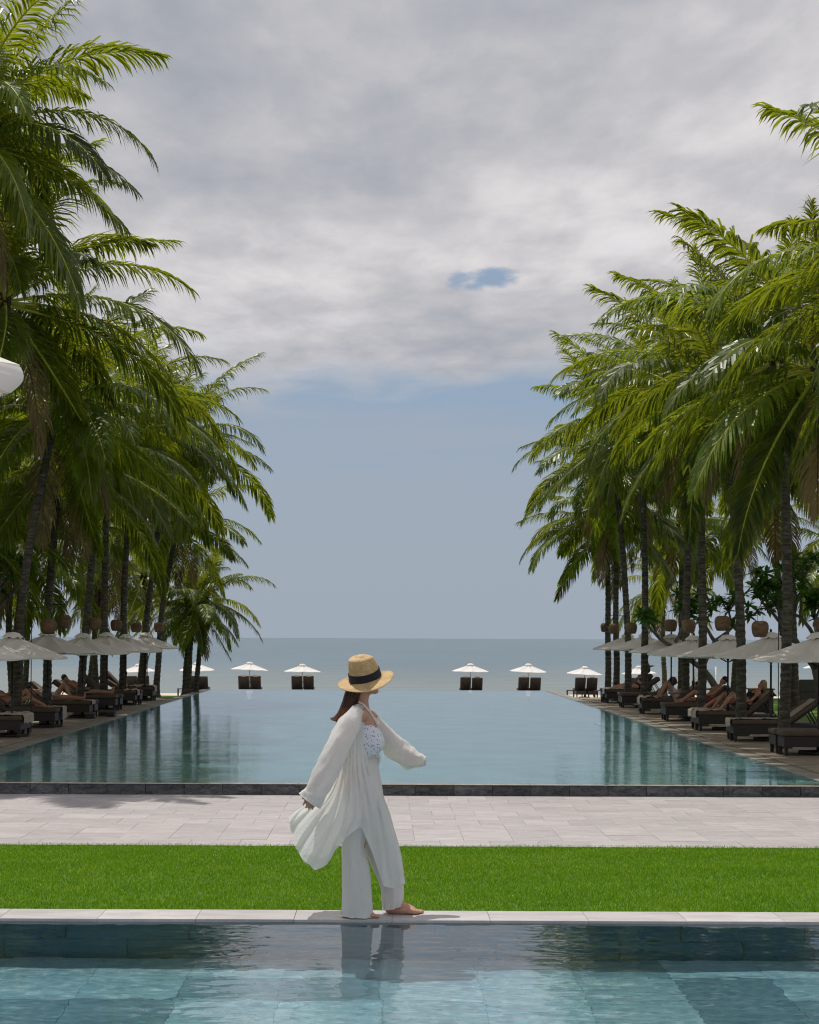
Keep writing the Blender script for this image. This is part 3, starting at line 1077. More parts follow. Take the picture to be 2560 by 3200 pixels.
def frangipani(base, h, seed, label, spread=1.0, levels=4, dirn=(0, 0)):
    r = random.Random(seed)
    t = thing('frangipani_tree', label, 'tree', base, 0, 'frangipani trees')
    mb = MB(); tips = []

    def grow(p, d, l, rad, lev):
        pts = [p]
        for k in range(4):
            d = (d + Vector((r.uniform(-.25, .25), r.uniform(-.25, .25), r.uniform(-.05, .2)))).normalized()
            p = p + d * l / 4
            pts.append(p)
        mb.tube(pts, [lerp(rad, rad * .72, k / 4) for k in range(5)], 7)
        if lev == 0:
            tips.append(p); return
        k = 3 if r.random() < .55 else 2
        a = r.uniform(0, 6.28)
        for i in range(k):
            a += 6.28 / k + r.uniform(-.4, .4)
            nd = (d * .75 + Vector((cos(a), sin(a), .25)) * .75 * spread).normalized()
            grow(p, nd, l * r.uniform(.62, .8), rad * .68, lev - 1)
            if lev <= 2 and r.random() < .3:
                tips.append(p + nd * .1)
    grow(Vector((0, 0, -.05)), Vector((dirn[0], dirn[1], 1)).normalized(), h * .42, .13, levels)
    part('trunk', mb.mesh('trunk', [MT['branch']]), t)
    for p in tips:
        s = r.uniform(.85, 1.25)
        part('leaf_cluster', ROSE, t, p, (r.uniform(-.5, .5), r.uniform(-.5, .5), r.uniform(0, 6.28)), s)
    return t


frangipani((-10.4, 43.5, -.47), 4.3, 1, 'leafy frangipani tree between the left palm trunks above the pot lamps', .9)
frangipani((-10.6, 38.8, -.47), 3.2, 2, 'low dark frangipani tree at the left picture edge above the parasols', 1.0, 4, (.1, 0))
frangipani((10.1, 50.5, -.47), 4.0, 3, 'bright green frangipani tree behind the middle pot lamps on the right', .95, 4, (-.25, 0))
frangipani((12.2, 47.5, -.47), 3.9, 4, 'frangipani tree with twisted pale stems near the right picture edge', 1.1, 4, (-.1, .1))
frangipani((13.0, 44.0, -.47), 4.4, 6, 'dark frangipani tree at the right picture edge behind the last parasol', 1.0, 4, (-.1, .1))
# ------------------------------------------------------------------ parasols
def parasol_canopy(R, H, n=8, sag=.07, vent=.24):
    """pitched canopy with ribs, sagging panels, thickness at the hem and a raised vent cap"""
    def pt(rr, a, k, lift=0.0):
        # k: 0 at a rib .. 1 mid-panel
        edge = cos(pi / n) / cos(a - (round(a / (2 * pi / n) - .5) + .5) * 2 * pi / n)
        x = rr * edge
        t = rr / R
        z = H * (1 - t) - sag * k * sin(pi * min(1, t)) * .9 - .02 * k * t + lift
        return Vector((cos(a) * x, sin(a) * x, z))
    mb = MB()
    sub = 4
    N = n * sub
    rings = []
    for i in range(9):
        rr = lerp(vent * .55, R, i / 8)
        rings.append([pt(rr, 2 * pi * j / N, sin(pi * (j % sub) / sub)) for j in range(N)])
    for dz in (-.035, -.04):
        rings.append([p + Vector((0, 0, dz)) for p in rings[8]])
    inner = []
    for i in range(9):
        rr = lerp(R * .99, vent * .55, i / 8)
        inner.append([pt(rr, 2 * pi * j / N, sin(pi * (j % sub) / sub), -.012) for j in range(N)])
    mb.loft(rings[:10], True, False, False)
    mb.loft(inner, True, False, False)
    cap = MB()
    rg = []
    for rr, z in ((vent, H - H * vent / R + .035), (vent * .97, H - H * vent / R + .055), (vent * .55, H + .055), (.03, H + .075)):
        rg.append([Vector((cos(2 * pi * j / N) * rr * (1 + .03 * cos(n * 2 * pi * j / N)), sin(2 * pi * j / N) * rr * (1 + .03 * cos(n * 2 * pi * j / N)), z + (.018 * cos(n * 2 * pi * j / N) if rr == vent else 0))) for j in range(N)])
    cap.loft(rg, True, False, True)
    return mb, cap


def make_parasol_meshes(R, H, zr, canvas, pole, prad):
    can, cap = parasol_canopy(R, H)
    d = {}
    d['canopy'] = can.mesh('canopy', [canvas], False)
    d['vent_cap'] = cap.mesh('vent_cap', [canvas], False)
    mb = MB(); mb.tube([(0, 0, 0), (0, 0, zr * .55), (0, 0, zr * .551), (0, 0, zr + H)], [prad, prad, prad * .8, prad * .8], 10)
    mb.tube([(0, 0, zr * .55 - .05), (0, 0, zr * .55 + .06)], prad * 1.5, 10)
    d['pole'] = mb.mesh('pole', [pole])
    mb = MB(); mb.ball((0, 0, H + .10), (.03, .03, .05), 8, 6); mb.tube([(0, 0, H), (0, 0, H + .09)], .012, 6)
    d['finial'] = mb.mesh('finial', [pole])
    mb = MB(); mb.tube([(0, 0, H * .98), (R * .97, 0, .0)], .011, 5); d['rib'] = mb.mesh('rib', [pole])
    mb = MB(); mb.tube([(.04, 0, -.12), (R * .52, 0, H * .46)], .009, 5); d['strut'] = mb.mesh('strut', [pole])
    mb = MB(); mb.box(-.28, .28, -.28, .28, .0, .07, .02); mb.tube([(0, 0, .07), (0, 0, .34)], .04, 10)
    d['base'] = mb.mesh('base', [MT['iron']])
    return d


PAR = make_parasol_meshes(1.28, .45, 1.87, MT['canvas'], MT['pole'], .028)
PAR_W = make_parasol_meshes(1.27, .46, 1.80, MT['canvas_b'], MT['wood_pole'], .026)


def parasol(loc, label, group, meshes=PAR, zr=1.87, rz=0.0, scale=1.0, ribs=True, tilt=(0, 0)):
    t = thing('parasol', label, 'parasol', loc, rz, group)
    t.scale = (scale,) * 3
    part('pole', meshes['pole'], t)
    part('base', meshes['base'], t)
    c = part('canopy', meshes['canopy'], t, (0, 0, zr), (tilt[0], tilt[1], 0))
    part('vent_cap', meshes['vent_cap'], c)
    part('finial', meshes['finial'], c)
    for k in range(8 if ribs else 0):
        a = k * pi / 4
        r = part('rib', meshes['rib'], t, (0, 0, zr - .03), (0, 0, a))
        part('strut', meshes['strut'], r)
    return t


PAIR_R = [33.2, 37.7, 42.0, 46.9, 51.0, 55.6, 59.6]
PAIR_L = [33.4, 37.9, 42.0, 46.9, 51.6, 55.8, 59.8]
rng = random.Random(21)
for i, d in enumerate(PAIR_R):
    parasol((8.58 + rng.uniform(-.06, .06), d + .62, ZD), ['cream parasol cut by the right picture edge over the nearest loungers', 'second cream parasol from the right picture edge', 'third cream parasol from the right picture edge', 'fourth cream parasol from the right picture edge',
            'cream parasol with dark pole, third from the far end of the right deck', 'cream parasol second from the far end of the right deck', 'farthest cream parasol on the right deck, nearest the sea'][i], 'parasols along the right deck', zr=1.84 + rng.uniform(-.06, .06), rz=rng.uniform(0, .7), tilt=(rng.uniform(-.03, .03), rng.uniform(-.03, .03)))
for i, d in enumerate(PAIR_L):
    parasol((-8.3 + rng.uniform(-.08, .08), d + .62, ZD), ['cream parasol cut by the left picture edge', 'second cream parasol from the left picture edge', 'third cream parasol from the left picture edge', 'fourth cream parasol from the left picture edge',
            'cream parasol third from the far end of the left deck', 'cream parasol second from the far end of the left deck', 'farthest cream parasol on the left deck, nearest the sea'][i], 'parasols along the left deck', zr=1.84 + rng.uniform(-.06, .06), rz=rng.uniform(0, .7), tilt=(rng.uniform(-.03, .03), rng.uniform(-.03, .03)))


# ------------------------------------------------------------------ loungers
def lounger_meshes():
    d = {}
    mb = MB()
    mb.box(.03, 1.97, -.285, .285, .17, .37, .012)
    d['frame'] = mb.mesh('frame', [MT['wicker']], False)
    mb = MB()
    vs = []
    for (s, z) in ((.034, .0), (.045, .17)):
        pass
    mb.loft([[(-.026, -.026, 0), (.026, -.026, 0), (.026, .026, 0), (-.026, .026, 0)], [(-.036, -.036, .175), (.036, -.036, .175), (.036, .036, .175), (-.036, .036, .175)]])
    d['leg'] = mb.mesh('leg', [MT['wicker']], False)
    mb = MB(); mb.box(0, 1.24, -.30, .30, .372, .485, .04)
    d['mattress'] = mb.mesh('mattress', [MT['cushion']], True)
    mb = MB(); mb.box(0, .80, -.30, .30, .0, .105, .04)
    d['backrest'] = mb.mesh('backrest', [MT['cushion']], True)
    mb = MB()
    mb.box(.0, .78, -.27, .27, -.035, -.002, .008)
    d['back_panel'] = mb.mesh('back_panel', [MT['wicker']], False)
    return d


LG = lounger_meshes()


def lounger(loc, rz, label, group, ang, z_extra=0.0):
    t = thing('sun_lounger', label, 'sun lounger', loc, rz, group)
    part('frame', LG['frame'], t)
    for sx in (.08, 1.92):
        for sy in (-.24, .24):
            part('leg', LG['leg'], t, (sx, sy, 0))
    part('mattress', LG['mattress'], t)
    b = part('backrest', LG['backrest'], t, (1.245, 0, .375), (0, -ang, 0))
    part('back_panel', LG['back_panel'], b)
    if ang > .2:
        mb = MB()
        x1 = 1.245 + .6 * cos(ang); z1 = .375 + .6 * sin(ang) - .03
        for sy in (-.2, .2):
            mb.tube([(x1, sy, z1), (min(1.93, x1 + .22), sy, .36)], .014, 6)
        part('prop', mb.mesh('prop', [MT['wicker']]), t)
    return t


def towel_mesh(seed, u0=-.03, u1=.75, w=.27, hang=.16, lump=.03):
    r = random.Random(seed)
    nu, nv = 26, 14
    top = []
    for i in range(nu + 1):
        t = i / nu
        row = []
        L = (u1 - u0) + hang
        s = t * L
        for j in range(nv + 1):
            v = lerp(-w, w, j / nv) + .02 * mnoise.noise((s * 3, seed, j * .2))
            n = mnoise.noise((s * 5 + seed, v * 7, seed)) + .5 * mnoise.noise((s * 12, v * 15 + seed, seed))
            hg = hang * (1 + .3 * mnoise.noise((v * 4, seed, 1)))
            if s < hang:
                k = 1 - s / hang
                p = Vector((u0 - .012 - .012 * n * k, v, .492 - k * hg))
            else:
                p = Vector((u0 + (s - hang), v, .494 + max(-.004, lump * (n + .25))))
            row.append(p)
        top.append(row)
    mb = MB()
    mb.loft(top, False)
    mb.loft([[p + Vector((0, 0, -.008)) for p in row] for row in top], False)
    return mb


rng = random.Random(8)
DARKS = MT['wicker']
LOUNGE = {}
nameside = {1: 'right', -1: 'left'}
for side, pairs, x in ((1, PAIR_R, 7.68), (-1, PAIR_L, -7.92)):
    for i, d in enumerate(pairs):
        for k in range(2):
            y = d + .30 + k * .62
            ang = rng.choice((.55, .7, .8, .62))
            if side > 0 and i == 0:
                ang = .06
            if side > 0 and i == 1:
                ang = .62
            xx = x + rng.uniform(-.05, .05) * side
            if side > 0 and i == 0:
                xx += .03
            lab = 'dark wicker sun lounger on the %s deck, %s of the %s pair from the %s' % (nameside[side], 'nearer' if k == 0 else 'farther', ORD[i if i < 4 else 6 - i], 'camera' if i < 4 else 'beach')
            o = lounger((xx, y, ZD), 0 if side > 0 else pi, lab, 'loungers on the %s deck' % nameside[side], ang)
            LOUNGE[(side, i, k)] = (xx, y, ang)


def towel(side, i, k, seed, label, mat='towel', **kw):
    x, y, ang = LOUNGE[(side, i, k)]
    mb = towel_mesh(seed, **kw)
    o = mb.build('towel', MT[mat], None, True, label=label, category='towel', group='towels on loungers')
    o.location = (x, y, ZD); o.rotation_euler = (0, 0, 0 if side > 0 else pi)
    return o


TW = [(1, 1, 0, 'beige towel draped over the foot of the long lounger beside the nearest right bench', dict(u1=1.2, lump=.035)), (1, 2, 0, 'crumpled beige towel at the foot of the lounger third on the right', dict(lump=.06)),
      (1, 2, 1, 'beige towel on the farther lounger of the third right pair', dict(lump=.05)), (1, 4, 0, 'bunched beige towel on the fifth right lounger pair', dict(u1=.5, lump=.08)), (1, 6, 0, 'pale towel on the right lounger nearest the beach', dict(u1=.6, lump=.06)),
      (-1, 1, 0, 'crumpled beige towel on the nearest left lounger', dict(u1=.7, lump=.07)), (-1, 1, 1, 'beige towel behind the crumpled one on the nearest left pair', dict(u1=.6, lump=.06)), (-1, 2, 1, 'beige towel hanging over the foot of the second left pair', dict(u1=.3, hang=.3, lump=.02)),
      (-1, 3, 0, 'beige towel under the sunbather on the third left pair', dict(u1=1.0, hang=.1, lump=.02)), (-1, 5, 0, 'bunched pale towel on the fifth left pair', dict(u1=.5, lump=.06)), (-1, 6, 0, 'folded towel on the left lounger nearest the beach', dict(u1=.9, lump=.09))]
for n, (s, i, k, lab, kw) in enumerate(TW):
    towel(s, i, k, 50 + n, lab, 'towel_w' if n in (4,) else 'towel', **kw)


def back_towel(side, i, k, seed, label):
    """towel hung over a raised backrest"""
    x, y, ang = LOUNGE[(side, i, k)]
    mb = MB()
    rows = []
    for a in range(15):
        s = a / 14
        row = []
        for b in range(11):
            v = lerp(-.26, .26, b / 10)
            n = .012 * mnoise.noise((s * 6, v * 9, seed))
            if s < .75:
                u = lerp(.15, .83, s / .75); w = .118 + n
            else:
                u = .835 + abs(n); w = .118 - (s - .75) * .8
            row.append(Vector((1.245 + u * cos(ang) - w * sin(ang), v, .375 + u * sin(ang) + w * cos(ang))))
        rows.append(row)
    mb.loft(rows, False)
    mb.loft([[p + Vector((.004, 0, -.007)) for p in r] for r in rows], False)
    o = mb.build('towel', MT['towel'], None, True, label=label, category='towel', group='towels on loungers')
    o.location = (x, y, ZD); o.rotation_euler = (0, 0, 0 if side > 0 else pi)


back_towel(-1, 2, 0, 3, 'beige towel over the raised back of the second left lounger pair')
back_towel(-1, 3, 1, 4, 'beige towel over the raised back on the third left lounger pair')
back_towel(-1, 4, 0, 5, 'beige towel over the raised back of the fourth left lounger pair')
back_towel(1, 1, 0, 6, 'beige striped towel over the raised back beside the nearest right palm')
back_towel(1, 2, 0, 7, 'beige towel over the raised back behind the fair-haired sunbather')


# ------------------------------------------------------------------ pot lamps on iron brackets
def pot_mesh():
    prof = [(.0, -.17), (.10, -.175), (.135, -.165), (.165, -.10), (.182, -.01), (.184, .06), (.172, .115), (.14, .155), (.105, .172), (.092, .176), (.085, .165)]
    N = 20
    mb = MB()
    mb.loft([[Vector((cos(2 * pi * j / N) * max(r, .001), sin(2 * pi * j / N) * max(r, .001), z)) for j in range(N)] for r, z in prof], True, True, True)
    return mb.mesh('pot', [MT['clay']])


POT = pot_mesh()
LAMPS = [(-1, 40.2, 152, 1958), (-1, 44.3, 201, 1943), (-1, 49.2, 297, 1949), (-1, 53.8, 364, 1954), (-1, 57.6, 426, 1959.6), (-1, 61.5, 497, 1960.6),
         (1, 34.4, 2572, 1958), (1, 37.4, 2375.6, 1965.7), (1, 40.3, 2258, 1948), (1, 45.4, 2152.7, 1957), (1, 49.5, 2096, 1954.7), (1, 53.9, 1973, 1963), (1, 58.8, 1919, 1964.7), (1, 64.5, 1892, 1960.7)]
cnt = {1: 0, -1: 0}
LAMPLAB = {-1: ['largest round clay pot lamp hanging farthest left by a leaning palm', 'second clay pot lamp from the left picture edge', 'third clay pot lamp from the left picture edge', 'clay pot lamp third from the sea end on the left', 'clay pot lamp second from the sea end on the left', 'clay pot lamp nearest the sea on the left'],
           1: ['clay pot lamp cut by the right picture edge', 'large reddish clay pot lamp second from the right picture edge', 'dark clay pot lamp hanging clear between two right palms', 'mossy clay pot lamp in front of a palm trunk, right side', 'small clay pot lamp on a clear bracket in front of the sky', 'greenish clay pot lamp third from the sea end on the right', 'clay pot lamp second from the sea end on the right', 'smallest clay pot lamp nearest the sea on the right']}
for side, d, px, py in LAMPS:
    p = at(px, py, d)
    reach = .40
    ax = p.x + side * reach
    t = thing('pot_lamp', LAMPLAB[side][cnt[side]], 'lamp', (ax, d, ZD), 0, 'clay pot lamps along the decks')
    cnt[side] += 1
    h = p.z - ZD
    top = h + .44
    mb = MB()
    mb.tube([(0, 0, 0), (0, 0, top - .06), (-side * .02, 0, top - .015), (-side * .06, 0, top), (-side * reach, 0, top), (-side * (reach + .02), 0, top - .01)], .011, 6)
    part('bracket', mb.mesh('bracket', [MT['iron']]), t)
    mb = MB()
    for s in (-1, 1):
        mb.tube([(-side * reach, 0, top - .01), (-side * reach + s * .06, 0, top - .12), (-side * reach + s * .06, 0, h + .17)], .005, 5)
    part('hanger', mb.mesh('hanger', [MT['iron']]), t)
    part('pot', POT, t, (-side * reach, 0, h), (0, 0, cnt[side] * 1.3))

# ------------------------------------------------------------------ beach furniture
BP = [(433, 2098, 'white beach parasol farthest left, half hidden by the left palm trunks'), (616, 2093, 'white beach parasol behind the low three-palm clump'), (780, 2092, 'white beach parasol left of the woman, farther from her'), (945, 2098, 'white beach parasol just left of the woman'),
      (1470, 2096.6, 'white beach parasol just right of the woman'), (1651, 2097, 'white beach parasol second to the right of the woman'), (1827, 2105, 'white beach parasol beside the pool\'s far right corner'), (1997, 2104, 'white beach parasol behind the far right deck palms'), (2570, 2086, 'white beach parasol cut by the right picture edge')]
rng = random.Random(4)
YB = 118.0
for n, (px, py, lab) in enumerate(BP):
    y = YB + rng.uniform(-1, 1)
    p = at(px, py, y)
    gz = beach_z(p.x, y)
    zr = p.z - gz
    ms = PAR_W
    t = parasol((p.x, y, gz - .01), lab, 'white parasols on the beach', ms, zr, rng.uniform(0, .7), 1.0, False, (rng.uniform(-.04, .04), rng.uniform(-.05, .05)))
    if n < 8:
        for k in range(2):
            x = p.x + (k - .5) * .80 + .05
            yy = y - .9
            g2 = beach_z(x, yy)
            wh = 'left' if k == 0 else 'right'
            short = ['farthest left', 'behind the low palm clump', 'second left of the woman', 'just left of the woman', 'just right of the woman', 'second right of the woman', 'by the pool corner', 'behind the far right palms'][n]
            o = lounger((x, yy + 1.9, g2), -pi / 2, '%s dark beach lounger of the pair %s' % (wh, short), 'loungers on the beach', 1.05 + rng.uniform(-.08, .12))
            o.scale = (1.1, 1.22, 1.22)
            if n in (2, 3, 4) or (n == 6 and k == 1) or (n == 5 and k == 0):
                mb = MB(); mb.box(-.17, .17, -.05, .08, .0, .09, .03)
                b = mb.build('towel_roll', MT['towel'], None, True, label='rolled pale towel on the %s beach lounger of the pair %s' % (wh, short), category='towel', group='towel rolls on beach loungers')
                b.location = (x, yy + .21, g2 + 1.22 * 1.085)


def side_table(loc, label):
    t = thing('side_table', label, 'table', loc, 0, 'small dark tables on the beach')
    mb = MB(); mb.box(-.26, .26, -.26, .26, .46, .51, .008); part('table_top', mb.mesh('table_top', [MT['wicker']], False), t)
    mb = MB(); mb.box(-.025, .025, -.025, .025, 0, .458, .004); lm = mb.mesh('leg', [MT['wicker']], False)
    for a in (-.22, .22):
        for b in (-.22, .22):
            part('leg', lm, t, (a, b, 0))


for px, nm in ((1783, 'small dark side table left of the lounger pair by the pool corner'), (1869, 'small dark side table right of the lounger pair by the pool corner'), (567, 'small dark side table left of the low palm clump')):
    p = at(px, 2170, 117); side_table((p.x, 117, beach_z(p.x, 117)), nm)

# folded parasol-like wrap and net post on the beach
p = at(581, 2165, 113)
mb = MB()
rings = []
for i in range(9):
    t = i / 8
    rings.append([Vector((cos(a) * lerp(.34, .05, t ** .7) * (1 + .12 * sin(5 * a)), sin(a) * lerp(.34, .05, t ** .7) * (1 + .12 * sin(5 * a + 1)), t * .85)) for a in [2 * pi * j / 20 for j in range(20)]])
mb.loft(rings)
o = mb.build('draped_towel', MT['towel'], None, True, label='pinkish towel draped into a peak left of the low palm clump', category='towel')
o.location = (p.x, 113, beach_z(p.x, 113))

p = at(2237, 2120, 112)
t = thing('volleyball_net', 'volleyball net with a pale post on the beach between the right palms', 'net', (p.x, 112, beach_z(p.x, 112)))
mb = MB(); mb.tube([(0, 0, 0), (0, 0, 2.1)], .05, 8); part('post', mb.mesh('post', [MT['canvas_b']]), t)
mb = MB()
for k in range(9):
    mb.tube([(0, 0, 1.1 + k * .1), (-.95, 2.4, 1.1 + k * .1)], .010, 4)
for k in range(25):
    mb.tube([(-.95 * k / 24, 2.4 * k / 24, 1.1), (-.95 * k / 24, 2.4 * k / 24, 1.9)], .008, 4)
part('mesh', mb.mesh('mesh', [MT['net']]), t)
mb = MB(); mb.tube([(-.95, 2.4, 0), (-.95, 2.4, 2.0)], .04, 8); part('post', mb.mesh('post', [MT['wood_pole']]), t)

# ------------------------------------------------------------------ small deck furniture
for n, (px, py, w, h, dd, lab) in enumerate([(336, 2231, .46, .15, .4, 'low brown foot stool on the left deck near the water'), (284, 2239, .24, .17, .3, 'small dark box on the left deck beside the foot stool')]):
    d = 5400 * (HC - ZD) / (py + 6 - 1985)
    p = at(px, py, d)
    t = thing('foot_stool', lab, 'stool', (p.x, d, ZD))
    mb = MB(); mb.box(-w / 2, w / 2, -dd / 2, dd / 2, 0, h * .55, .01); part('body', mb.mesh('body', [MT['wicker']], False), t)
    mb = MB(); mb.box(-w / 2, w / 2, -dd / 2, dd / 2, h * .55, h, .03); part('cushion', mb.mesh('cushion', [MT['cushion']]), t)
t = thing('cabinet', 'dark low cabinet with flat top behind the right loungers', 'cabinet', (11.6, 53.0, lawn_z(11.6, 53)))
mb = MB(); mb.box(-.33, .33, -.3, .3, 0, .74, .01); part('body', mb.mesh('body', [MT['wicker']], False), t)
mb = MB(); mb.box(-.37, .37, -.34, .34, .74, .78, .008); part('top', mb.mesh('top', [MT['cushion']], False), t)
mb = MB(); mb.box(-.29, -.01, -.312, -.3, .06, .68, .004); dm = mb.mesh('door', [MT['wicker']], False)
part('door', dm, t); part('door', dm, t, (.3, 0, 0))
for n, (x, y) in enumerate(((15.1, 62), (16.0, 63))):
    t = thing('wicker_armchair', '%s dark wicker armchair on the lawn by the right picture edge' % ('nearer' if n == 0 else 'farther'), 'armchair', (x, y, -.47), .3)
    mb = MB(); mb.box(-.34, .34, -.32, .32, .1, .40, .03); part('seat', mb.mesh('seat', [MT['wicker']], False), t)
    mb = MB(); mb.box(-.34, .34, -.34, -.25, .40, .85, .03); part('backrest', mb.mesh('backrest', [MT['wicker']], False), t)
    mb = MB(); mb.box(-.06, .06, -.30, .30, .40, .62, .02); am = mb.mesh('arm', [MT['wicker']], False)
    part('arm', am, t, (-.29, .02, 0)); part('arm', am, t, (.29, .02, 0))
    mb = MB(); mb.box(-.03, .03, -.03, .03, 0, .1); lm = mb.mesh('leg', [MT['wicker']], False)
    for a in (-.28, .28):
        for b in (-.26, .26):
            part('leg', lm, t, (a, b, 0))

# near parasol reaching into the frame from the left, standing on the terrace
NP = make_parasol_meshes(1.45, .55, 2.7, MT['canvas'], MT['wood_pole'], .03)
tip = at(62, 1140, 6.9)
npar = parasol((tip.x - 1.45, 6.9, -.06), 'white parasol close to the camera, only its scalloped edge entering at the left', 'parasols on the near terrace', NP, tip.z + .06, 0, 1.0, True)
mb = MB()
rg = []
for k in range(7):
    t = k / 6
    ring = []
    for j in range(96):
        a = 2 * pi * j / 96
        r8 = 1.45 * cos(pi / 8) / cos((a % (pi / 4)) - pi / 8)
        bulge = .03 * sin(pi * t) - .04 * t
        ring.append(Vector((cos(a) * (r8 + .004 + bulge), sin(a) * (r8 + .004 + bulge), -.01 - t * (.085 + .018 * cos(16 * a)))))
    rg.append(ring)
mb.loft(rg, True, False, False)
part('valance', mb.mesh('valance', [MT['canvas_b']]), npar, (0, 0, tip.z + .06))
# ------------------------------------------------------------------ sunbathers (one skin each)
def sunbather(side, i, k, label, skin='skin_tan', alpha=.6, knees=(0.0, 0.0), wear='cloth_black', hair='hair_dark', hat=False, bra=False, u_hip=1.12, arm='side', turn=0.0):
    x, y, ang = LOUNGE[(side, i, k)]
    t = thing('person', label, 'person', (x, y, ZD + .487), 0 if side > 0 else pi, 'sunbathers on the decks')
    mb = MB()
    ca, sa = cos(alpha), sin(alpha)
    hip = Vector((u_hip, 0, .11))

    def up(l, v=0.0, off=0.0):     # point along the trunk
        return hip + Vector((ca * l - sa * off, v, sa * l + ca * off))
    # trunk: pelvis, waist, ribcage, shoulders
    for (a, b, ra, rb) in ((0, .18, .135, .115), (.18, .40, .115, .135)):
        for v in (-.055, .055):
            mb.capsule(up(a, v), up(b, v * 1.15), ra * .82, rb * .82)
    mb.capsule(up(.44, -.13), up(.44, .13), .075, .075)
    mb.capsule(up(.44), up(.57, 0, .01), .058, .05)
    if bra:
        for v in (-.075, .075):
            mb.ball(up(.30, v, .09), .07)
    hc = up(.68, 0, .02)
    mb.ball(hc, (.085, .075, .105), 12, 9)
    mb.ball(hc + Vector((-.055 * sa * 1.0 - .0, 0, -.03)) + Vector((-ca * .03, 0, 0)), (.055, .05, .06))
    mb.capsule(hc + Vector((-.075 * sa - .02, 0, .02 * ca + .01)), hc + Vector((-.095 * sa - .03, 0, -.005)), .014, .017, 8)
    for v in (-.078, .078):
        mb.ball(hc + Vector((.005, v, -.01)), (.02, .012, .03), 8, 6)
    # legs
    feet = []
    for v, kn in ((-.095, knees[0]), (.095, knees[1])):
        h = hip + Vector((0, v, -.02))
        lift = kn
        knee = h + Vector((-cos(lift) * .43, v * .15, sin(lift) * .43))
        if lift > .05:
            dz = knee.z - .07
            dx = sqrt(max(.01, .42 ** 2 - dz * dz))
            ank = Vector((knee.x - dx, v * 1.2, .07))
        else:
            ank = Vector((knee.x - .41, v * 1.3, .06))
        mb.capsule(h, knee, .088, .058)
        mb.capsule(knee, knee.lerp(ank, .4), .056, .055)
        mb.capsule(knee.lerp(ank, .4), ank, .055, .037)
        if lift > .05:
            mb.capsule(ank + Vector((.02, 0, -.03)), ank + Vector((-.15, 0, -.045)), .035, .026)
            for q in range(5):
                mb.capsule(ank + Vector((-.13, (q - 2) * .014, -.045)), ank + Vector((-.185 + abs(q - 1) * .008, (q - 2) * .016, -.05)), .012, .010, 6)
        else:
            mb.capsule(ank + Vector((0, 0, -.02)), ank + Vector((-.04, v * .3, .15)), .035, .026)
            for q in range(5):
                mb.capsule(ank + Vector((-.035, v * .25 + (q - 2) * .014, .13)), ank + Vector((-.055, v * .3 + (q - 2) * .016, .185 - abs(q - 1) * .008)), .012, .010, 6)
    # arms
    for s in (-1, 1):
        sh = up(.44, .175 * s)
        if arm == 'chest' or (arm == 'mixed' and s > 0):
            el = sh + Vector((-ca * .22, .10 * s, -.10 * sa + .02)); wr = up(.22, .03 * s, .16)
        else:
            el = sh + Vector((-ca * .24 - .02, .06 * s, -sa * .22 - .01)); wr = el + Vector((-.24, -.03 * s, -.03)); wr.z = max(wr.z, .05)
        el.z = max(el.z, .05)
        mb.capsule(sh, el, .048, .038); mb.capsule(el, wr, .038, .026)
        d = (wr - el).normalized()
        mb.capsule(wr, wr + d * .07, .028, .034)
        for q in range(4):
            a0 = wr + d * .08 + Vector((0, (q - 1.5) * .019, 0))
            mb.capsule(a0, a0 + d * (.07 - abs(q - 1.4) * .008) + Vector((0, 0, -.012)), .010, .008, 6)
        mb.capsule(wr + d * .03 + Vector((0, -.025 * s, .01)), wr + d * .08 + Vector((0, -.055 * s, .0)), .011, .009, 6)
    body = remeshed(mb, .013, 3)
    body.materials.append(MT[skin])
    part('body', body, t)
    # swimwear follows the pelvis and upper thighs
    sw = MB()
    for v, kn in ((-.07, knees[0]), (.07, knees[1])):
        h = hip + Vector((0, v, -.01))
        dirk = Vector((-cos(kn), v * .1, sin(kn)))
        ln = .20 if not bra else .02
        sw.capsule(h + Vector((.02, 0, 0)), h + dirk * ln, .122, .10)
    sw.capsule(up(.0, -.055), up(.09, -.055), .118, .106); sw.capsule(up(.0, .055), up(.09, .055), .118, .106)
    me = remeshed(sw, .016, 3); me.materials.append(MT[wear]); part('swimwear', me, t)
    if bra:
        sw = MB()
        for v in (-.075, .075):
            sw.ball(up(.30, v, .095), .072)
        sw.capsule(up(.29, -.13), up(.29, .13), .118, .118)
        me = remeshed(sw, .016, 2); me.materials.append(MT[wear]); part('bikini_top', me, t)
    hm = MB()
    hm.ball(hc + Vector((.022 * ca + .012, 0, .03)), (.092, .086, .10), 12, 9)
    if hair in ('hair_blond',) or bra:
        hm.ball(hc + Vector((.05, 0, -.05)), (.07, .085, .11), 10, 8)
    me = remeshed(hm, .014, 2); me.materials.append(MT[hair]); part('hair', me, t)
    if hat:
        b = MB(); N = 24
        prof = [(.26, -.02), (.2, .015), (.105, .03), (.10, .09), (.075, .13), (.001, .14)]
        b.loft([[Vector((cos(2 * pi * j / N) * r, sin(2 * pi * j / N) * r, z)) for j in range(N)] for r, z in prof], True, False, True)
        me = b.mesh('hat', [MT['clay']])
        part('hat', me, t, hc + Vector((0, 0, .05)), (0, -.25, 0))
    return t


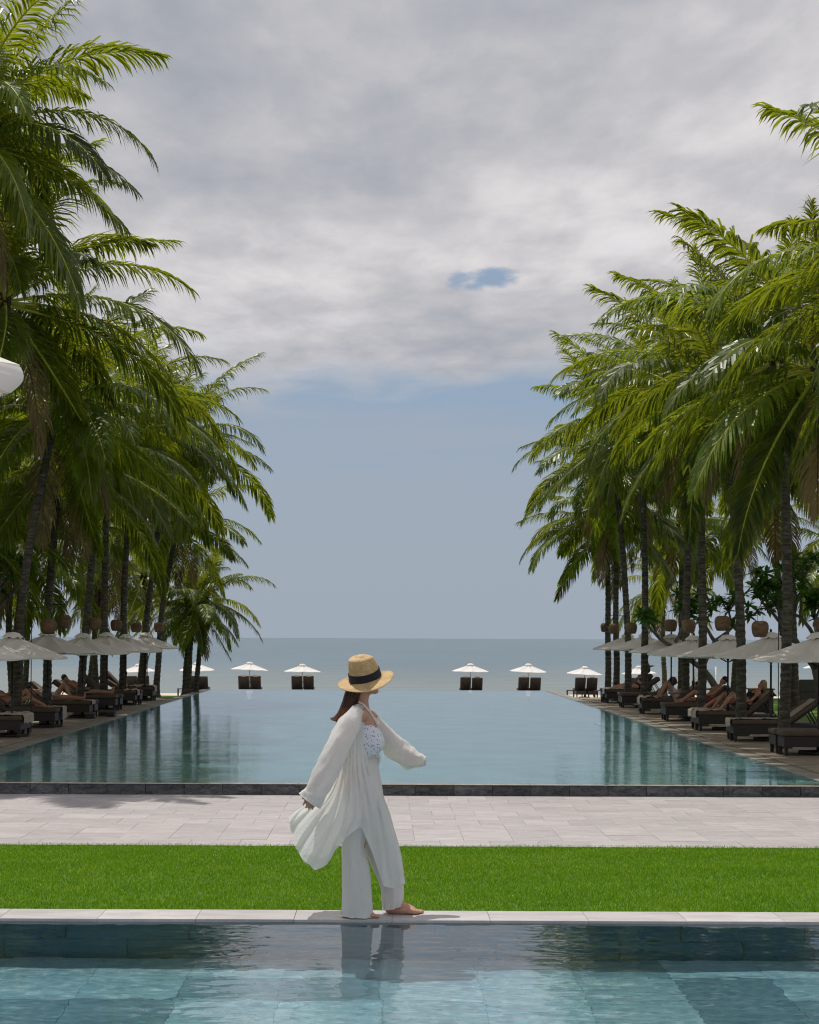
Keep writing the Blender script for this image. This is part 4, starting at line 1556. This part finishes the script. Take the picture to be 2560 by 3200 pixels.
sunbather(1, 2, 0, 'fair-haired sunbather sitting up on the right lounger behind the second palm', 'skin_tan', .85, (.75, .85), 'cloth_black', 'hair_blond', False, True, 1.2)
sunbather(1, 2, 1, 'sunbather with bent legs on the farther lounger of the third right pair', 'skin_tan', .5, (.8, .5), 'cloth_pale', 'hair_dark', False, False, 1.1)
sunbather(1, 3, 0, 'sunbather in red shorts leaning back on the fourth right lounger pair', 'skin_tan', .8, (.55, 0), 'cloth_red', 'hair_dark', False, False, 1.2, 'mixed')
sunbather(1, 4, 0, 'sunbather with knees drawn up on the fifth right lounger pair', 'skin_tan', .35, (.95, .9), 'cloth_pale', 'hair_dark', False, False, 1.05)
sunbather(1, 6, 0, 'seated sunbather in a brown sun hat at the far end of the right deck', 'skin', 1.05, (0, .15), 'cloth_black', 'hair_dark', True, True, 1.15, 'chest')
sunbather(-1, 2, 0, 'sunbather in patterned shorts with raised knees, nearest on the left deck', 'skin_tan', .55, (.85, .4), 'cloth_print', 'hair_dark', False, False, 1.1, 'chest')
sunbather(-1, 3, 0, 'sunbather with one knee up on the third left lounger pair', 'skin_tan', .25, (.95, 0), 'cloth_pale', 'hair_dark', False, True, 1.05)
sunbather(-1, 4, 0, 'sunbather in navy shorts with legs stretched towards the water, left deck', 'skin_tan', .55, (0, 0), 'cloth_blue', 'hair_dark', False, False, 1.02)
# ------------------------------------------------------------------ woman in white on the ledge
KW = .000985
WO = thing('person', 'barefoot woman in white robe, wide trousers and straw hat walking along the near ledge', 'person', (-.037, 11.43, .0))


def wp(zx, zy, y=0.0):
    return Vector(((zx - 700) * KW, y, (1950 - zy) * KW))


def woman_body():
    mb = MB()
    # torso
    for a, b, ra, rb, w in (((600, 1120), (612, 1000), .098, .085, .06), ((612, 1000), (634, 900), .085, .068, .04), ((634, 900), (640, 740), .068, .078, .042), ((640, 740), (628, 640), .078, .066, .05)):
        for s in (-1, 1):
            mb.capsule(wp(*a, s * w), wp(*b, s * w), ra, rb)
    mb.capsule(wp(598, 606, -.115), wp(622, 606, .115), .046, .046)
    mb.capsule(wp(608, 612), wp(600, 510), .052, .043)
    mb.capsule(wp(600, 510), wp(612, 440), .043, .046)
    for s in (-1, 1):      # bust
        mb.ball(wp(692, 790, s * .066), (.056, .058, .062), 14, 10)
        mb.ball(wp(672, 760, s * .066), (.058, .058, .07), 14, 10)
        mb.ball(wp(570, 1130, s * .07), (.10, .085, .11), 12, 9)
    # head: skull, cheeks, jaw, chin, nose, lips, brow, ears
    mb.ball(wp(618, 345), (.096, .076, .110), 16, 12)
    mb.ball(wp(655, 385), (.060, .060, .082), 14, 10)
    mb.capsule(wp(628, 425, -.035), wp(688, 448, -.008), .030, .019)
    mb.capsule(wp(628, 425, .035), wp(688, 448, .008), .030, .019)
    mb.ball(wp(698, 447), (.016, .018, .016), 10, 8)
    mb.capsule(wp(700, 345), wp(719, 385), .010, .013, 8)
    mb.ball(wp(721, 387), (.012, .014, .010), 8, 6)
    mb.capsule(wp(703, 409, -.016), wp(703, 409, .016), .008, .008, 8)
    mb.capsule(wp(700, 421, -.014), wp(700, 421, .014), .009, .009, 8)
    mb.capsule(wp(698, 335, -.03), wp(698, 335, .03), .012, .012, 8)
    for s in (-1, 1):
        mb.ball(wp(608, 385, s * .078), (.018, .010, .030), 8, 7)
    # near (right) arm, swung back
    sh, el, wr = wp(572, 622, -.13), wp(415, 850, -.225), wp(292, 1085, -.215)
    mb.capsule(sh, el, .046, .036); mb.capsule(el, wr, .036, .024)
    hand(mb, wr, wp(262, 1175, -.215), Vector((.25, -.95, .15)).normalized(), 1)
    # far (left) arm, swung forward
    sh, el, wr = wp(655, 622, .135), wp(810, 800, .24), wp(885, 862, .24)
    mb.capsule(sh, el, .046, .036); mb.capsule(el, wr, .036, .024)
    hand(mb, wr, wp(985, 915, .235), Vector((0, -1, .2)).normalized(), 1)
    # legs
    leg(mb, wp(592, 1130, -.085), wp(575, 1510, -.09), wp(522, 1885, -.085), wp(590, 1950, -.088), -1)
    leg(mb, wp(622, 1130, .085), wp(735, 1490, .085), wp(820, 1880, .055), wp(948, 1937, .05), 1)
    me = remeshed(mb, .0058, 4, .5)
    me.materials.append(MT['skin'])
    part('body', me, WO)


def hand(mb, wr, tip, nrm, s):
    """palm and five bent fingers of unequal length from wrist towards tip"""
    d = (tip - wr).normalized()
    side = d.cross(nrm).normalized()
    pal = wr + d * .075
    for q in (-1, 0, 1):
        mb.capsule(wr + side * q * .012, pal + side * q * .022, .015, .013, 10)
    for q, ln in ((-1.5, .062), (-.5, .072), (.5, .068), (1.5, .052)):
        a = pal + side * q * .019
        b = a + d * ln * .5 + nrm * .004 + side * q * .003
        c = b + d * ln * .38 - nrm * .020
        mb.capsule(a - d * .01, b, .0092, .0085, 8); mb.capsule(b, c, .0085, .0068, 8)
    a = wr + d * .022 + side * s * .024
    b = a + d * .030 + side * s * .024
    mb.capsule(a, b, .0115, .010, 8); mb.capsule(b, b + d * .030 + side * s * .004 - nrm * .006, .0095, .0075, 8)


def leg(mb, hip, knee, ank, toe, s):
    mb.capsule(hip, knee, .076, .052)
    mb.capsule(knee, knee.lerp(ank, .38), .054, .054); mb.capsule(knee.lerp(ank, .38), ank, .054, .034)
    f = Vector((toe.x - ank.x, toe.y - ank.y, 0)).normalized()
    n = Vector((-f.y, f.x, 0))
    g = .0
    heel = Vector((ank.x, ank.y, 0)) - f * .028 + Vector((0, 0, .028 + g))
    ball = Vector((ank.x, ank.y, 0)) + f * .125 + Vector((0, 0, .024 + g))
    mb.capsule(ank, heel, .034, .029)
    mb.capsule(ank + f * .015, ball + Vector((0, 0, .006)), .036, .024)
    mb.capsule(heel, ball + n * .018, .028, .022); mb.capsule(heel, ball - n * .02, .028, .022)
    mb.capsule(ball + n * .030 + f * .012 + Vector((0, 0, -.004)), ball - n * .030 + f * .012 + Vector((0, 0, -.004)), .018, .018)
    mb.capsule(ball + n * .026 + f * .030 + Vector((0, 0, -.007)), ball - n * .026 + f * .030 + Vector((0, 0, -.007)), .014, .014)
    for q in range(5):
        off = (q - 2) * .0165 * -s
        l = (.066, .060, .053, .045, .036)[q]
        r0 = (.0135, .0105, .0098, .0092, .0088)[q]
        a = ball + n * off + f * (.0 - q * .006) + Vector((0, 0, -.006))
        mb.capsule(a, a + f * l + Vector((0, 0, -.006)), r0 * 1.15, r0, 8)


woman_body()


def sheet_from_keys(keys, ys, nu, nv, fold, mirror=False):
    """keys: rows of traced points front->back; ys: same shape depth values; returns a dense grid"""
    rows = [[wp(*p, (-y if mirror else y)) for p, y in zip(r, yr)] for r, yr in zip(keys, ys)]
    dense = [[catmull(r, j / nu) for j in range(nu + 1)] for r in rows]
    grid = []
    for i in range(nv + 1):
        t = i / nv
        row = []
        for j in range(nu + 1):
            p = catmull([d[j] for d in dense], t)
            row.append(p + fold(j / nu, t, mirror))
        grid.append(row)
    return grid


RK = [[(608, 545), (598, 537), (588, 532), (578, 530), (568, 530), (558, 533), (549, 540), (540, 552)],
      [(618, 585), (603, 583), (586, 580), (568, 577), (550, 575), (532, 574), (516, 575), (503, 580)],
      [(629, 640), (608, 640), (584, 636), (558, 632), (532, 628), (508, 625), (488, 622), (470, 620)],
      [(631, 780), (606, 780), (578, 777), (550, 774), (522, 771), (496, 768), (470, 765), (450, 760)],
      [(655, 930), (618, 935), (580, 940), (546, 945), (512, 950), (480, 953), (452, 956), (430, 960)],
      [(728, 1130), (668, 1130), (604, 1130), (545, 1135), (485, 1140), (432, 1140), (380, 1132), (342, 1130)],
      [(790, 1290), (705, 1300), (610, 1255), (528, 1290), (440, 1330), (340, 1310), (255, 1255), (200, 1225)],
      [(858, 1520), (735, 1530), (611, 1310), (495, 1375), (385, 1475), (265, 1440), (180, 1335), (140, 1262)],
      [(891, 1741), (752, 1731), (611, 1355), (472, 1442), (336, 1603), (216, 1542), (143, 1405), (110, 1290)]]
RY = [[-.055, -.06, -.065, -.07, -.07, -.065, -.05, -.03],
      [-.075, -.125, -.155, -.168, -.165, -.14, -.09, -.03],
      [-.09, -.14, -.17, -.182, -.175, -.15, -.09, -.03],
      [-.105, -.145, -.165, -.175, -.17, -.15, -.10, -.03],
      [-.11, -.155, -.175, -.18, -.17, -.14, -.09, -.02],
      [-.09, -.17, -.205, -.215, -.205, -.17, -.10, .0],
      [-.06, -.15, -.22, -.245, -.24, -.20, -.11, .02],
      [-.03, -.12, -.215, -.26, -.27, -.22, -.10, .05],
      [.0, -.10, -.21, -.27, -.29, -.24, -.10, .07]]


def robe_fold(u, t, mirror):
    a = (.003 + .013 * t * t) * min(1, t * 3)
    k = 9.0
    y = a * (sin(2 * pi * k * u + 3 * t + 2.2 * mnoise.noise((u * 3, t * 2, 1))) + .5 * sin(2 * pi * 17 * u - 4 * t))
    y += .010 * mnoise.noise((u * 6, t * 5, 4)) * t
    flut = .010 * t ** 6 * sin(2 * pi * 11 * u)
    return Vector((.25 * a * sin(2 * pi * 6 * u + 1.0) , y, flut * .5))


def add_cloth(mb, grid, th=.0016):
    mb.loft(grid, False)


def robe():
    mb = MB()
    add_cloth(mb, sheet_from_keys(RK, RY, 84, 84, robe_fold))
    RYf = [[abs(y) * .9 if y < 0 else y * .2 for y in r] for r in RY]
    for r in RYf:
        pass
    g = sheet_from_keys(RK, [[-(-.0 + (abs(y) if y < 0 else -y) * .92) for y in r] for r in RY], 84, 84, robe_fold, True)
    add_cloth(mb, g)
    # rolled front edge band (near side)
    edge = [r[0] for r in sheet_from_keys(RK, RY, 84, 84, robe_fold)]
    mb.tube(edge, .0035, 6)
    return mb


def sleeve(path, nseg=40, N=40, seed=1, cuff=.012):
    """path: (centre, half width in picture plane, half depth)"""
    cs = [p[0] for p in path]
    rings = []
    for i in range(nseg + 1):
        t = i / nseg
        c = catmull(cs, t)
        e = .01
        d = (catmull(cs, min(1, t + e)) - catmull(cs, max(0, t - e))).normalized()
        f = t * (len(path) - 1)
        k = min(int(f), len(path) - 2)
        u = f - k
        u = u * u * (3 - 2 * u)
        hw = lerp(path[k][1], path[k + 1][1], u); hd = lerp(path[k][2], path[k + 1][2], u)
        nx = Vector((-d.z, 0, d.x)).normalized()
        ny = d.cross(nx).normalized()
        ring = []
        for j in range(N):
            a = 2 * pi * j / N
            m = 1 + (.035 + .05 * t) * sin(5 * a + 6 * t + seed) * .6 + .09 * mnoise.noise((cos(a) * 2 + seed, sin(a) * 2, t * 7)) + .07 * mnoise.noise((cos(a) * 2.2 + seed + t * 5, sin(a) * 2.2, t * 16))
            if t > .985:
                m *= 1.02
            ring.append(c + nx * cos(a) * hw * m + ny * sin(a) * hd * m)
        rings.append(ring)
    mb = MB(); mb.loft(rings, True, False, False)
    mb.tube(rings[-1] + [rings[-1][0]], .003, 5)
    # inner face of the open cuff
    mb.loft([[p.lerp(sum(r, Vector()) / len(r), .03) for p in r] for r in rings[-8:]], True, False, False)
    return mb


rb = robe()
rb_o = rb.build('robe', MT['gauze'], WO, True)
sl = sleeve([(wp(572, 575, -.115), .050, .06), (wp(512, 680, -.175), .078, .075), (wp(440, 830, -.225), .080, .078), (wp(372, 970, -.235), .080, .075), (wp(305, 1100, -.22), .072, .066), (wp(262, 1160, -.215), .082, .07)], seed=2)
sl.build('sleeve', MT['gauze'], rb_o, True)
sl = sleeve([(wp(655, 640, .13), .06, .06), (wp(745, 745, .20), .062, .065), (wp(835, 850, .25), .082, .075), (wp(925, 910, .25), .072, .066), (wp(1000, 926, .235), .046, .05), (wp(1034, 930, .23), .030, .035)], seed=5)
sl.build('sleeve', MT['gauze'], rb_o, True)
# hanging tail of the far sleeve
g = []
for i in range(11):
    t = i / 10
    top = wp(lerp(820, 985, t), lerp(905, 955, t), .22); bot = wp(lerp(850, 972, t), lerp(945, 955, t) + 40 * sin(pi * min(1, t * 1.05)), .20)
    g.append([top.lerp(bot, s / 6) + Vector((0, .012 * sin(5 * t + s), 0)) for s in range(7)])
mb = MB(); mb.loft(g, False); mb.build('sleeve_hem', MT['gauze'], rb_o, True)


def trousers():
    mb = MB()
    N = 44

    def leg_loft(keys, cy, hd, seed, top=0):
        pts = [Vector((k[1], k[2], k[0])) for k in keys]
        rings = []
        n = 60
        for i in range(n + 1):
            t = i / n
            p = catmull(pts, t)
            xl, xr, zy = p.x, p.y, p.z
            c = (xl + xr) / 2; hw = (xr - xl) / 2
            dd = lerp(hd[0], hd[1], t)
            slope = keys[-1][3] if len(keys[-1]) > 3 else 0
            ring = []
            for j in range(N):
                a = 2 * pi * j / N
                m = 1 + .10 * t * sin(7 * a + seed + 2 * t) + .05 * t * sin(13 * a + 2 * seed) + .05 * sin(3 * a + 9 * t + seed) * t + .03 * mnoise.noise((cos(a) * 2, sin(a) * 2 + seed, t * 6))
                x = c + cos(a) * hw * (1 + .3 * (m - 1))
                zz = zy + slope * cos(a) * max(0, (t - .75) / .25)
                ring.append(wp(x, zz, cy(t) + sin(a) * dd * m))
            rings.append(ring)
        mb.loft(rings, True, True, False)
        mb.tube(rings[-1] + [rings[-1][0]], .0035, 5)
        mb.loft([[p.lerp(sum(r, Vector()) / len(r), .04) for p in r] for r in rings[-8:]], True, False, False)
    leg_loft([(1060, 515, 690), (1150, 497, 692), (1280, 478, 680), (1400, 470, 640), (1500, 470, 628), (1620, 472, 655), (1760, 474, 668), (1880, 474, 676), (1940, 476, 681, 4)], lambda t: -.085, (.105, .10), 1.0)
    leg_loft([(1060, 560, 735), (1150, 560, 748), (1280, 562, 795), (1400, 590, 828), (1500, 612, 856), (1620, 662, 876), (1760, 728, 888), (1860, 740, 888), (1905, 746, 874, -14)], lambda t: lerp(.085, .06, t), (.105, .085), 4.0)
    # hips and waistband
    rings = []
    for zy, xl, xr, hd in ((866, 560, 716, .118), (884, 556, 717, .119), (886, 553, 713, .117), (940, 535, 714, .125), (1000, 520, 722, .145), (1080, 505, 738, .175), (1160, 498, 750, .185), (1230, 520, 740, .17)):
        c, hw = (xl + xr) / 2, (xr - xl) / 2
        rings.append([wp(c + cos(2 * pi * j / N) * hw, zy, sin(2 * pi * j / N) * hd * (1 + .012 * sin(9 * 2 * pi * j / N))) for j in range(N)])
    mb.loft(rings, True, False, False)
    # tied knot of the waistband
    mb.ball(wp(712, 884, -.035), (.016, .018, .016), 8, 6)
    mb.tube([wp(714, 888, -.035), wp(722, 905, -.045), wp(716, 930, -.04)], [.007, .008, .003], 6)
    return mb


trousers().build('trousers', MT['linen'], WO, True)


def bikini():
    mb = MB()
    N = 56
    rings = []
    for zy, front, back, hd in ((668, 694, 560, .120), (700, 720, 556, .132), (735, 742, 552, .138), (770, 755, 552, .140), (800, 760, 552, .140), (830, 748, 553, .132), (852, 726, 556, .122), (866, 718, 558, .118)):
        c, hw = (front + back) / 2, (front - back) / 2
        ring = []
        for j in range(N):
            a = 2 * pi * j / N
            ca, sa = cos(a), sin(a)
            cleave = 1 - .045 * max(0, ca) ** 6 * exp(-(sa / .18) ** 2)
            ca2 = (abs(ca) ** .62) * (1 if ca > 0 else -1)
            ring.append(wp(c + ca2 * hw * cleave, zy, sa * hd * (1 + .04 * max(0, ca))))
        rings.append(ring)
    mb.loft(rings, True, False, False)
    return mb


bk = bikini().build('bikini_top', MT['crochet'], WO, True)
mb = MB()
for s in (-1, 1):
    pts = [wp(697, 682, s * .07), wp(676, 640, s * .078), wp(640, 590, s * .076), wp(600, 545, s * .066), wp(570, 530, s * .05)]
    mb.tube([catmull(pts, t / 20) + Vector((.010, s * .006, .012)) for t in range(21)], .0075, 6)
mb.build('strap', MT['canvas_b'], bk, True)
mb = MB(); rings = []
for zy in (858, 880):
    rings.append([wp(637 + cos(a) * 80, zy + 2, sin(a) * .117) for a in [2 * pi * j / 40 for j in range(40)]])
mb.loft(rings, True, False, False); mb.build('band', MT['cloth_pale'], bk, True)


def hat():
    N = 64
    H = Matrix.Translation(wp(624, 362)) @ Matrix.Rotation(radians(-13.5), 4, 'Y') @ Matrix.Rotation(radians(17), 4, 'X')
    mb = MB()
    rings = []
    nb = 18
    for i in range(nb + 1):          # brim from crown outward
        t = i / nb
        rx = lerp(.106, .186, t); ry = lerp(.094, .178, t)
        ripple = .0024 * (1 if i % 2 else -1)
        ring = []
        for j in range(N):
            a = 2 * pi * j / N
            z = -.010 * t - .022 * t * t * (abs(sin(a)) ** 2) + .014 * t * t * max(0, -cos(a)) + ripple + .003 * t * sin(3 * a + 1)
            ring.append(H @ Vector((cos(a) * rx, sin(a) * ry, z)))
        rings.append(ring)
    rings.reverse()
    nc = 30
    for i in range(1, nc + 1):       # crown, pinched at the top front
        t = i / nc
        if t < .72:
            u = t / .72
            s = 1 - .12 * u - .09 * u ** 3
            z = .134 * u
        else:
            u = (t - .72) / .28
            s = .79 * cos(u * pi / 2 * .985)
            z = .134 + .032 * sin(u * pi / 2)
        ripple = .0024 * (1 if i % 2 else -1)
        ring = []
        for j in range(N):
            a = 2 * pi * j / N
            x = cos(a) * .106 * s; y = sin(a) * .094 * s
            zz = z
            if t > .45:
                w = min(1, (t - .45) / .3)
                y *= 1 - .22 * w * max(0, cos(a)) ** 1.2
                zz += .020 * w * (-.35 * cos(a))
                zz -= .030 * max(0, (t - .78) / .22) ** 1.5 * (1 - .8 * abs(sin(a)) * min(1, s * 1.6))
            ring.append(H @ Vector((x * (1 + ripple * 6), y * (1 + ripple * 6), zz + ripple * .4)))
        rings.append(ring)
    mb.loft(rings, True, False, True)
    # underside of the brim, a little below
    mb.loft([[p + Vector((0, 0, -.003)) for p in r] for r in rings[:nb + 1]], True, False, False)
    mb.tube(rings[0] + [rings[0][0]], .0028, 5)
    h = mb.build('hat', MT['straw'], WO, True)
    bd = MB(); rg = []
    for i in range(9):
        u = i / 8
        z = .003 + .052 * u
        s = 1 - .10 * z / .15
        k = 1.035 + .012 * sin(u * pi * 3)
        rg.append([H @ Vector((cos(2 * pi * j / N) * .106 * s * k, sin(2 * pi * j / N) * .094 * s * k, z + .003 * sin(2 * pi * j / N * 2 + 1))) for j in range(N)])
    bd.loft(rg, True, False, False)
    bd.build('hat_band', MT['ribbon'], h, True)


hat()


def hair():
    r = random.Random(2)
    a = MB(); b = MB()
    for i in range(330):
        u = r.uniform(-1, 1); v = r.uniform(-1, 1)
        if u * u + v * v > 1:
            continue
        s = r.uniform(.85, 1.1)
        pts = [wp(575 + u * 62, 400 + r.uniform(-8, 8), v * .074), wp(552 + u * 64, 455, v * .072), wp(520 + u * 52, 520, -.02 + v * .06), wp(483 + u * 42, 585, -.05 + v * .045), wp(448 + u * 34 + r.uniform(-8, 8), 622 + 14 * s + 14 * u, -.07 + v * .035), wp(432 + u * 30 + r.uniform(-18, 8), 640 + 22 * (s - 1) * 3 + 10 * u, -.075 + v * .035)]
        line = [catmull(pts, k / 14) + Vector((r.uniform(-1, 1), r.uniform(-1, 1), 0)) * .0012 for k in range(15)]
        rad = [lerp(.0042, .0012, k / 14) for k in range(15)]
        a.tube(line[:8], rad[:8], 4, 0, False)
        b.tube(line[7:], rad[7:], 4, 0, False)
    cap = MB()
    # back of the head under the hat
    a.ball(wp(608, 362), (.098, .083, .105), 16, 12)
    hobj = a.build('hair', MT['hair'], WO, True)
    b.build('hair_ends', MT['hair_tip'], hobj, True)


hair()
